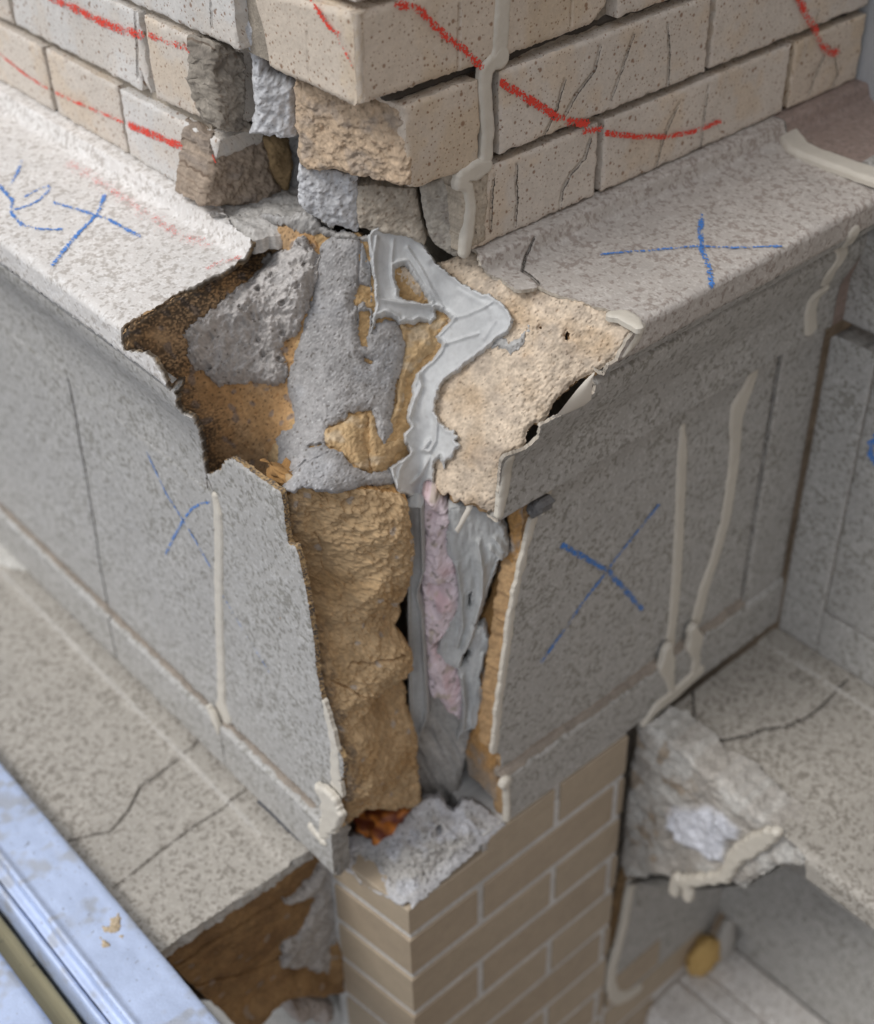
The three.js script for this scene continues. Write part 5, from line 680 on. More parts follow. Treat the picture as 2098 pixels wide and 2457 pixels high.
  part('mortar_face', solid({ chart: ch, poly, step: 0.0009, rag: 0.0024, ragF: 110, h: (a, b, d) => 0.002 * Math.sqrt(clamp(d / 0.006)) + (0.007 * fbm(a * 36, b * 36, 2, 4) + 0.005 * (ridged(a * 52, b * 52, 5, 4) - 0.6) + 0.003 * fbm(a * 130, b * 130, 7, 3) + 0.0016 * fbm(a * 300, b * 300, 3, 2)) * sm(0, 0.02, d) - 0.012 * spots(a, b, 30, 0.8, 0.87, 31), skirt: 0.02, skirtRough: 0.003, col: (a, b, d) => { const n = fbm(a * 60, b * 60, 3, 4), g2 = fbm(a * 280, b * 280, 1, 2), w = sm(0.02, 0.003, d); const k = 1 + 0.2 * n + 0.18 * g2; let c = mixc([0.48, 0.46, 0.43], [0.58, 0.58, 0.6], Math.max(w * 0.7, sm(0, 0.5, fbm(a * 22, b * 22, 5, 3)))); return mixc([c[0] * k, c[1] * k, c[2] * k], [0.1, 0.085, 0.07], spots(a, b, 150, 0.62, 0.8, 8) * 0.7); } }), M.grain, t);
  const r = thing('rust_lump', 'orange-red rusted iron lump in the hole under the clay section', 'rust');
  const rg = new THREE.IcosahedronGeometry(1, 5), rp = rg.attributes.position, rc = [];
  const c0 = [[-0.0854, 0.06, -0.039]][0];
  const rm = mergeVertices((rg.deleteAttribute('normal'), rg.deleteAttribute('uv'), rg)), mp = rm.attributes.position;
  for (let i = 0; i < mp.count; i++) { const x = mp.getX(i), y = mp.getY(i), z = mp.getZ(i), q = 1 + 0.35 * fbm(x * 2, y * 2, z * 2, 4) + 0.12 * fbm(x * 9, y * 9, z * 9, 2); mp.setXYZ(i, c0[0] - 0.006 + x * 0.034 * q, c0[1] - 0.002 + y * 0.022 * q, c0[2] - 0.014 + z * 0.032 * q); const n = sm(-0.2, 0.4, fbm(x * 4, y * 4, z * 4 + 3, 3)); rc.push(...mixc([0.16, 0.03, 0.01], [0.75, 0.27, 0.05], n)); }
  rm.setAttribute('color', new THREE.Float32BufferAttribute(rc, 3)); rm.computeVertexNormals();
  part('rust', rm, M.wet, r);
}
// ---------------------------------------------------------------- lower terraces (cornice tops)
const PROF_TERR = [[0.0, 0.0655], [0.026, 0.0648], [0.0285, 0.0635], [0.031, 0.0612], [0.035, 0.0602], [0.186, 0.0575], [0.19, 0.055], [0.191, 0.05], [0.191, 0.03]]; // x 0.03
const PROF_TERR_FAR = [[0.0, 0.0675], [0.026, 0.0668], [0.0285, 0.0655], [0.031, 0.0642], [0.035, 0.0635], [0.228, 0.063], [0.233, 0.061], [0.2355, 0.056], [0.2355, 0.034], [0.231, 0.03], [0.21, 0.028], [0.205, 0.02], [0.19, -0.02], [0.165, -0.07], [0.13, -0.115], [0.08, -0.155], [0.035, -0.185], [0.016, -0.215], [0.016, -0.46]]; // x -0.556
const terrL = thing('stone_terrace', 'cracked beige speckled terrace slab at the foot of the left panels', 'terrace slab');
{
  const ch = chProfile('x', 0.03, PROF_TERR);
  const e = [[-0.108, -0.0088], [-0.1086, 0.0064], [-0.1105, 0.032], [-0.1116, 0.0567], [-0.1124, 0.0808], [-0.1132, 0.1046], [-0.1136, 0.1283], [-0.1147, 0.151], [-0.1153, 0.1701]];
  const crk = cracks([{ p: [[-0.3049, 0.0009], [-0.3015, 0.0101], [-0.2989, 0.0287], [-0.2992, 0.0452], [-0.2962, 0.0627], [-0.2969, 0.0766], [-0.2958, 0.0844], [-0.2859, 0.0986], [-0.2767, 0.1108], [-0.2721, 0.123], [-0.2669, 0.1374], [-0.272, 0.1474], [-0.2779, 0.1583], [-0.2855, 0.1749]], w: 0.001, d: 0.005 }, { p: [[-0.2141, 0.0032], [-0.2131, 0.018], [-0.2136, 0.0316], [-0.214, 0.0503], [-0.2145, 0.0678], [-0.2129, 0.0913], [-0.2112, 0.117], [-0.2075, 0.1482], [-0.2058, 0.1714]], w: 0.0011, d: 0.005 }]);
  const r = sheet({ chart: ch, poly: [[-0.95, 0], ...[[e[0][0], 0]], ...e, [e[e.length - 1][0], ch.len], [-0.95, ch.len]], step: 0.0018, rag: 0.0022, ragF: 120, h: (a, b, d) => wave(a, b) + crk(a, b), skirt: 0.014, skirtRough: 0.003, skirtCol: (a, b, q) => { const n = fbm(a * 100, b * 100, q * 90, 3); return [0.5 + 0.12 * n, 0.48 + 0.12 * n, 0.44 + 0.12 * n]; } });
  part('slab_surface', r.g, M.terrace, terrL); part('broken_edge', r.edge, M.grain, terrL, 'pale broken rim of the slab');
  for (const p of [[[-0.3049, 0.0009], [-0.3015, 0.0101], [-0.2989, 0.0287], [-0.2992, 0.0452], [-0.2962, 0.0627], [-0.2969, 0.0766], [-0.2958, 0.0844], [-0.2859, 0.0986], [-0.2767, 0.1108], [-0.2721, 0.123], [-0.2669, 0.1374], [-0.272, 0.1474], [-0.2779, 0.1583], [-0.2855, 0.1749]], [[-0.2141, 0.0032], [-0.2131, 0.018], [-0.2136, 0.0316], [-0.214, 0.0503], [-0.2145, 0.0678], [-0.2129, 0.0913], [-0.2112, 0.117], [-0.2075, 0.1482], [-0.2058, 0.1714]]]) part('crack', darkLine(ch, p, 0.0006, 0.0004), M.darkLine, terrL);
  const cu = chProfile('x', 0.03, [[0.189, 0.03], [0.18, 0.0], [0.16, -0.05], [0.12, -0.1], [0.07, -0.15], [0.01, -0.19], [-0.025, -0.215], [-0.025, -0.7]]);
  part('soffit', sheet({ chart: cu, poly: [[-0.95, 0], [-0.128, 0], [-0.128, cu.len], [-0.95, cu.len]], step: 0.005, h: wave, uo: 0.2 }).g, M.granite, terrL, 'curved underside and wall below the terrace');
  // clay section at its cut end
  const poly = [[-0.0072, 0.0267], [0.0157, 0.0411], [0.0522, 0.0418], [0.1027, 0.0429], [0.1512, 0.0445], [0.1981, 0.0455], [0.1984, 0.029], [0.1876, -0.0062], [0.1669, -0.0637], [0.1453, -0.1287], [0.1406, -0.1534], [0.1263, -0.1455], [0.1037, -0.1363], [0.0903, -0.138], [0.0773, -0.1454], [0.0568, -0.1637], [0.0359, -0.1841], [0.0097, -0.2081], [0.0074, -0.156], [0.0054, -0.0818], [0.001, -0.0141]];
  const gr = [[[0.1984, 0.0153], [0.1463, 0.0113], [0.087, 0.0059], [0.0352, 0.0028]], [[0.186, -0.0269], [0.1542, -0.0442], [0.1073, -0.0777], [0.066, -0.0897], [0.0307, -0.0651]]];
  part('clay_section', solid({ chart: chX(-0.118), poly, step: 0.0013, rag: 0.002, ragF: 70, skirt: 0.03, h: (a, b, d) => -0.006 * sm(0.03, 0.036, b + 0.004 * fbm(a * 40, b * 40, 1, 2)) * 0 + 0.005 * fbm(a * 16, b * 16, 3, 4) + 0.0008 * fbm(a * 160, b * 160, 2, 3) - 0.006 * gs(sdLine(gr[0], a, b)[0], 0.003) - 0.004 * gs(sdLine(gr[1], a, b)[0], 0.0016) + 0.012 * sm(0.03, 0.005, Math.abs(d - 0.0)) * sm(-0.09, -0.13, b), col: (a, b) => { const n = fbm(a * 40, b * 40, 3, 4), k = 1 + 0.2 * n; const c = mixc([0.34, 0.205, 0.09], [0.26, 0.15, 0.065], sm(-0.2, 0.4, fbm(a * 12, b * 20, 1, 3))); return mixc([c[0] * k, c[1] * k, c[2] * k], [0.42, 0.4, 0.38], spots(a, b, 45, 0.72, 0.8, 3) * 0.4); } }), M.grain, terrL, 'brown clay cut end with a hollow curved underside');
  const t = thing('plaster_patch', 'grey plaster smear over the brown clay end below the terrace slab', 'plaster');
  part('plaster', solid({ chart: chX(-0.116), poly: [[0.0085, 0.0373], [-0.002, 0.0215], [0.0028, -0.0655], [0.0122, -0.1703], [0.0202, -0.1685], [0.0357, -0.1479], [0.0485, -0.1333], [0.0528, -0.1197], [0.0707, -0.1068], [0.0822, -0.0928], [0.0768, -0.0819], [0.0784, -0.067], [0.0711, -0.0596], [0.0598, -0.0634], [0.046, -0.0499], [0.038, -0.0396], [0.0305, -0.0288], [0.0345, -0.0145], [0.0501, -0.0106], [0.0652, -0.0041], [0.0655, 0.0031], [0.0491, 0.0002], [0.0373, 0.0018], [0.0293, 0.007], [0.0206, 0.021]], step: 0.0012, rag: 0.003, ragF: 80, h: (a, b, d) => 0.005 * Math.sqrt(clamp(d / 0.006)) + 0.004 * fbm(a * 35, b * 35, 6, 4), skirt: 0.008, col: (a, b) => mortarCol(a, b, [0.46, 0.43, 0.4], 0.2) }), M.grain, t);
  const t2 = thing('mortar_lump', 'pale mortar crumbs in the dark hollow below the clay end', 'mortar');
  part('mortar_face', solid({ chart: chX(-0.13), poly: [[0.0672, -0.1876], [0.0456, -0.2008], [0.027, -0.222], [0.0143, -0.2481], [0.0177, -0.2743], [0.0342, -0.2692], [0.0493, -0.2399], [0.0608, -0.2374], [0.0703, -0.217], [0.0759, -0.1945]], step: 0.0015, rag: 0.005, ragF: 70, h: (a, b, d) => 0.012 * Math.sqrt(clamp(d / 0.012)) + 0.01 * fbm(a * 45, b * 45, 6, 4), skirt: 0.02, col: (a, b) => mortarCol(a, b, [0.5, 0.44, 0.4], 0) }), M.grain, t2);
  const t3 = thing('sealant_bead', 'tan sealant strip along the foot of the left base band', 'sealant');
  part('bead', bead(chY(0.066), [[-0.4652, 0.0269], [-0.3631, 0.0259], [-0.3001, 0.0246], [-0.2483, 0.0283], [-0.2009, 0.0302], [-0.1455, 0.029], [-0.1203, 0.0282]], lump2(0, 0.0042, [[0, -0.002, 0.1], [0.9, 0.002, 0.1]]), 0.004, { wob: 0.0015 }), new THREE.MeshStandardMaterial({ color: new THREE.Color(0.36, 0.31, 0.26), roughness: 0.7, side: THREE.DoubleSide }), t3);
  const t4 = thing('mortar_lump', 'white mortar dab at the foot of the left base band by the frame edge', 'mortar');
  part('mortar_face', solid({ chart: chY(0.066), poly: [[-0.7668, 0.0371], [-0.7484, 0.0294], [-0.7264, 0.0295], [-0.7047, 0.0296], [-0.6837, 0.0267], [-0.6689, 0.029], [-0.6798, 0.0374], [-0.6938, 0.0468], [-0.71, 0.0552], [-0.7185, 0.0621]], step: 0.0013, rag: 0.002, h: (a, b, d) => 0.006 * Math.sqrt(clamp(d / 0.006)) + 0.002 * fbm(a * 70, b * 70, 2, 3), skirt: 0.006, col: (a, b) => mortarCol(a, b, [0.62, 0.6, 0.55], 0) }), M.grain, t4);
}
const terrR = thing('stone_terrace', 'shaded cracked terrace slab in the corner of the set-back wall', 'terrace slab');
{
  const ch = chProfile('x', -0.556, PROF_TERR_FAR);
  const bF = 0.2355;   // about the nosing
  const e = [[0.0026, 0.2249], [0.019, 0.222], [0.0546, 0.2229], [0.09, 0.2246], [0.1236, 0.2255], [0.1569, 0.2271], [0.1846, 0.2293], [0.21, 0.2326], [0.2215, 0.2347]];
  const crk = cracks([{ p: [[0.1069, 0.0083], [0.1074, 0.0272], [0.1092, 0.0452], [0.111, 0.0597], [0.1103, 0.0858], [0.1021, 0.1154], [0.0887, 0.1344], [0.0853, 0.1504], [0.0714, 0.1761], [0.0518, 0.2002], [0.0343, 0.2088], [0.0222, 0.2123]], w: 0.0013, d: 0.006 }, { p: [[0.0012, 0.1452], [0.0179, 0.164], [0.0344, 0.1812], [0.0518, 0.2002]], w: 0.0011, d: 0.004 }, { p: [[0.111, 0.0597], [0.1171, 0.0411], [0.1243, 0.0285]], w: 0.0009, d: 0.004 }]);
  const x0 = 0.0025;
  const r = sheet({ chart: ch, poly: [[x0, 0], [0.6, 0], [0.6, ch.L[11]], [e[8][0] + 0.012, ch.L[11]], [e[8][0] + 0.01, e[8][1] + 0.04], [e[8][0] + 0.002, e[8][1] + 0.01], ...e.slice().reverse(), [x0, e[0][1]]], step: 0.0022, rag: 0.002, ragF: 100, h: (a, b, d) => wave(a, b) + crk(a, b), skirt: 0.02, skirtRough: 0.003, skirtCol: (a, b, q) => { const n = fbm(a * 100, b * 100, q * 90, 3); return [0.45 + 0.12 * n, 0.42 + 0.12 * n, 0.38 + 0.12 * n]; } });
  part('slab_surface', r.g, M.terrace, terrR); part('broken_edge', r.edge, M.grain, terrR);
  for (const p of [[[0.1069, 0.0083], [0.1074, 0.0272], [0.1092, 0.0452], [0.111, 0.0597], [0.1103, 0.0858], [0.1021, 0.1154], [0.0887, 0.1344], [0.0853, 0.1504], [0.0714, 0.1761], [0.0518, 0.2002], [0.0343, 0.2088], [0.0222, 0.2123]], [[0.0012, 0.1452], [0.0179, 0.164], [0.0344, 0.1812], [0.0518, 0.2002]]]) part('crack', darkLine(ch, p, 0.0009, 0.0004), M.darkLine, terrR);
  const bU = ch.L[11];
  part('soffit', sheet({ chart: ch, poly: [[0.0, bU + 0.0005], [0.6, bU + 0.0005], [0.6, ch.len - 0.001], [0.0, ch.len - 0.001]], step: 0.003, h: (a, b) => wave(a, b) - 0.0008, uo: 0.3 }).g, M.granite, terrR, 'curved underside and grey wall below the terrace');
  // broken end, plastered white
  const poly = [[-0.0053, 0.0629], [0.0072, 0.0703], [0.0256, 0.0735], [0.0603, 0.0724], [0.0942, 0.07], [0.127, 0.0689], [0.1592, 0.0667], [0.1856, 0.0638], [0.2094, 0.0583], [0.2217, 0.0539], [0.2205, 0.0382], [0.2118, 0.0297], [0.2026, 0.0234], [0.1928, 0.0138], [0.1852, 0.0023], [0.1764, -0.016], [0.1673, -0.0348], [0.1567, -0.0597], [0.1483, -0.0638], [0.1393, -0.0642], [0.1257, -0.0821], [0.11, -0.0963], [0.0996, -0.1172], [0.0931, -0.1283], [0.0835, -0.1243], [0.0718, -0.1285], [0.0539, -0.1355], [0.0368, -0.1539], [0.0256, -0.1712], [0.0104, -0.1832], [-0.0007, -0.2006], [-0.0089, -0.1831], [-0.0125, -0.1246], [-0.0088, -0.0478], [-0.0065, 0.0235]];
  const white = [[0.0488, -0.0319], [0.0694, -0.0049], [0.0954, 0.0171], [0.1166, 0.0262], [0.141, 0.0284], [0.1407, 0.0114], [0.127, -0.0084], [0.1279, -0.0354], [0.1158, -0.0513], [0.0982, -0.0497], [0.0756, -0.0569], [0.0578, -0.0591]], dark = [[0.0516, -0.0577], [0.0578, -0.0484], [0.0644, -0.053], [0.0626, -0.0691], [0.0547, -0.075]];
  part('broken_end', solid({ chart: chZ(-0.326), poly, step: 0.0014, rag: 0.003, ragF: 60, skirt: 0.04, skirtRough: 0.004, h: (a, b, d) => 0.008 * fbm(a * 14, b * 14, 4, 4) + 0.002 * fbm(a * 70, b * 70, 2, 3) - 0.004 * sm(0.006, 0, d) + 0.004 * sm(-0.004, 0.004, sdPoly(white, a, b)) - 0.012 * sm(-0.002, 0.003, sdPoly(dark, a, b)), col: (a, b, d) => { const n = fbm(a * 30, b * 30, 3, 4), k = 1 + 0.16 * n; let c = mixc([0.44, 0.405, 0.36], [0.56, 0.54, 0.5], sm(-0.2, 0.4, fbm(a * 18, b * 18, 9, 3))); c = mixc(c, [0.34, 0.26, 0.18], sm(0.15, 0.45, fbm(a * 22 + 2, b * 22, 14, 3)) * sm(0.1, 0.05, a) * 0.8); c = mixc(c, [0.68, 0.69, 0.74], sm(-0.006, 0.006, sdPoly(white, a, b) + 0.006 * n)); return [c[0] * k, c[1] * k, c[2] * k]; } }), M.grain, terrR, 'white-plastered broken end of the terrace block');
  const t = thing('sealant_bead', 'cream sealant squeezed along the plastered broken terrace end', 'sealant');
  beads('bead', [bead(chZ(-0.322), [[0.0858, -0.1139], [0.1118, -0.0836], [0.1357, -0.0555], [0.1405, -0.0337], [0.1459, -0.009], [0.1595, 0.0163], [0.1758, 0.0476], [0.1846, 0.0637]], lump2(0, 0.0065, [[0.7, 0.004, 0.3], [1, -0.001, 0.1]]), 0.005, { step: 0.0015, wob: 0.003 }), bead(chZ(-0.322), [[0.0773, -0.1141], [0.0769, -0.1319], [0.0765, -0.1399]], 0.007, 0.005, { step: 0.0015, wob: 0.003 }), bead(chZ(-0.322), [[0.0881, -0.1086], [0.0935, -0.1182], [0.0939, -0.1314]], 0.007, 0.005, { step: 0.0015, wob: 0.003 })], M.cream, t);
  // curved underside running back along the right wall
  const PROF_SOF = [[0.205, 0.045], [0.2, 0.02], [0.185, -0.005], [0.16, -0.055], [0.12, -0.1], [0.07, -0.15], [0.02, -0.19], [0, -0.215]]; // z 0
  const cs = chProfile('z', 0, PROF_SOF);
  part('soffit', sheet({ chart: cs, poly: [[-0.33, 0], [-0.33, cs.len], [-0.6, cs.len], [-0.6, 0]], step: 0.004, h: wave }).g, M.granite, terrR);
}
{ // lower wall below the right terrace
  const t = thing('wall_panel', 'dim terracotta panel edged in cream sealant below the plastered terrace end', 'wall panel');
  panel('', '', chX(-0.003), [[-0.3512, -0.2077], [-0.3457, -0.2271], [-0.3427, -0.2575], [-0.3398, -0.3058], [-0.3325, -0.3426], [-0.3243, -0.3702], [-0.3226, -0.4053], [-0.3274, -0.4432], [-0.3392, -0.4702], [-0.3588, -0.4911], [-0.3932, -0.5057], [-0.4445, -0.5113], [-0.4957, -0.5056], [-0.5349, -0.5006], [-0.5543, -0.4822], [-0.5379, -0.383], [-0.4455, -0.2663], [-0.3762, -0.2056]], { into: t, rag: 0.002, skirt: 0.02, step: 0.0025 });
  beads('sealant_edge', [bead(chX(-0.003), [[-0.346, -0.2264], [-0.3423, -0.2644], [-0.339, -0.3082], [-0.3329, -0.3419]], 0.007, 0.003, { step: 0.002 }), bead(chX(-0.003), [[-0.3305, -0.3483], [-0.3238, -0.3778], [-0.3239, -0.4148], [-0.3314, -0.4472], [-0.3479, -0.4725], [-0.3667, -0.4825], [-0.3818, -0.4867]], lump2(0, 0.008, [[0.7, 0.004, 0.3]]), 0.004, { step: 0.002 })], M.cream, t);
  part('clay_section', solid({ chart: chX(-0.018), poly: [[-0.348, -0.236], [-0.3761, -0.2613], [-0.3729, -0.3356], [-0.357, -0.3831], [-0.3486, -0.4304], [-0.3515, -0.501], [-0.3165, -0.4638], [-0.3196, -0.4007], [-0.3332, -0.3596], [-0.3424, -0.3068]], step: 0.002, rag: 0.004, ragF: 60, h: (a, b) => 0.005 * fbm(a * 40, b * 40, 2, 3), skirt: 0.01, col: (a, b) => { const n = fbm(a * 50, b * 50, 3, 3), m = sm(-0.1, 0.4, fbm(a * 30, b * 30, 9, 3)); return mixc([0.4 + 0.1 * n, 0.25 + 0.06 * n, 0.13], [0.22, 0.2, 0.18], m); } }), M.grain, t, 'orange clay beside the bricks');
  const t2 = thing('wall_panel', 'recessed band under the grey wall below the terrace', 'wall panel');
  panel('', '', chZ(-0.565), [[0, -0.56], [0.6, -0.56], [0.6, -0.45], [0, -0.45]], { into: t2, rag: 0, step: 0.006, mat: M.granite, sc: stoneEdge });
  const t3 = thing('stone_ledge', 'pale lower ledge with parallel grooves at the bottom of the recess', 'ledge');
  const PROF_LOW = [[0, -0.545], [0.05, -0.55], [0.053, -0.556], [0.056, -0.55], [0.085, -0.553], [0.088, -0.56], [0.091, -0.553], [0.15, -0.56], [0.155, -0.58], [0.155, -0.7]]; // x -0.56
  const cl = chProfile('x', -0.56, PROF_LOW);
  part('ledge_surface', sheet({ chart: cl, poly: [[0.002, 0], [0.5, 0], [0.5, cl.len], [0.002, cl.len]], step: 0.0035, h: wave }).g, M.ledge, t3);
  const lumpG = (c, rx, ry, rz, amp, s) => { const g = new THREE.IcosahedronGeometry(1, 4); g.deleteAttribute('normal'); g.deleteAttribute('uv'); const m = mergeVertices(g), p = m.attributes.position; for (let i = 0; i < p.count; i++) { const x = p.getX(i), y = p.getY(i), z = p.getZ(i), q = 1 + amp * fbm(x * 1.6 + s, y * 1.6, z * 1.6, 3); p.setXYZ(i, c[0] + x * rx * q, c[1] + y * ry * q, c[2] + z * rz * q); } m.computeVertexNormals(); return m; };
  const t4 = thing('foam_lump', 'small yellow foam lump at the end of the pale lower ledge', 'foam');
  part('foam', lumpG([[0.012, -0.5197, -0.5066]][0], 0.018, 0.034, 0.03, 0.25, 2), new THREE.MeshStandardMaterial({ color: new THREE.Color(0.55, 0.36, 0.13), roughness: 0.9 }), t4);
  const t5 = thing('sealant_bead', 'grey sealant tongue standing above the yellow foam lump', 'sealant');
  part('bead', lumpG([[0.02, -0.5132, -0.5389]][0], 0.012, 0.055, 0.017, 0.15, 5), new THREE.MeshStandardMaterial({ color: new THREE.Color(0.4, 0.38, 0.35), roughness: 0.6 }), t5);
}

{ // dirt packed in the groove above the base bands
  const dirt = (chart, pts, w, parent) => part('groove_dirt', bead(chart, pts, w, 0.0008, { wob: 0.0022, round: 0.002 }), M.groove, parent, 'brown dirt packed in the groove');
  const cl = chProfile('x', LZ, LBAND), cr = chProfile('z', 0, RBAND), byL = s => scene.children.find(o => o.userData.label && o.userData.label.includes(s));
  dirt(cl, [[-0.95, 0.009], [-0.8, 0.0086], [-0.6, 0.0095], [-0.45, 0.0088], [-0.372, 0.009]], 0.0036, byL('base band under the uncracked'));
  dirt(cl, [[-0.365, 0.009], [-0.27, 0.0094], [-0.17, 0.0086], [-0.1, 0.009]], 0.0036, byL('base band ending in cream'));
  dirt(cr, [[-0.485, 0.0085], [-0.4, 0.0082], [-0.3, 0.009], [-0.2, 0.0082], [-0.128, 0.0085]], 0.0065, rightPanel);
  // pale worn line along the step in both terraces, black sealant under the left band
  M.pale = texMat(256, plainTex(181, [0.42, 0.395, 0.355], 0.4, 0.6), 0.0006, 0.8);
  part('worn_line', bead(chProfile('x', 0.03, PROF_TERR), [[-0.9, 0.029], [-0.7, 0.0288], [-0.5, 0.0293], [-0.3, 0.0287], [-0.16, 0.029]], 0.0022, 0.0006, { wob: 0.0016 }), M.pale, terrL, 'pale worn line along the step');
  part('worn_line', bead(chProfile('x', -0.556, PROF_TERR_FAR), [[0.03, 0.029], [0.1, 0.0287], [0.2, 0.0292], [0.35, 0.029]], 0.0022, 0.0006, { wob: 0.0016 }), M.pale, terrR, 'pale worn line along the step');
  const k = thing('sealant_bead', 'black sealant line under the left base band by the white mortar dab', 'sealant');
  part('bead', bead(chY(0.0665), [[-0.664, 0.0317], [-0.5989, 0.0313], [-0.5306, 0.0316], [-0.4645, 0.0326], [-0.4364, 0.0334]], lump2(0, 0.0035, [[1, -0.002, 0.3]]), 0.003, { wob: 0.002 }), new THREE.MeshStandardMaterial({ color: new THREE.Color(0.04, 0.045, 0.055), roughness: 0.6, side: THREE.DoubleSide }), k);
  const k2 = thing('sealant_bead', 'black sealant line in the terrace joint by the cream blob', 'sealant');
  part('bead', bead(chY(0.0665), [[-0.1916, 0.0357], [-0.1646, 0.0355], [-0.1377, 0.0347], [-0.1252, 0.0348]], 0.0018, 0.003, { wob: 0.0012 }), new THREE.MeshStandardMaterial({ color: new THREE.Color(0.04, 0.045, 0.055), roughness: 0.6, side: THREE.DoubleSide }), k2);
}

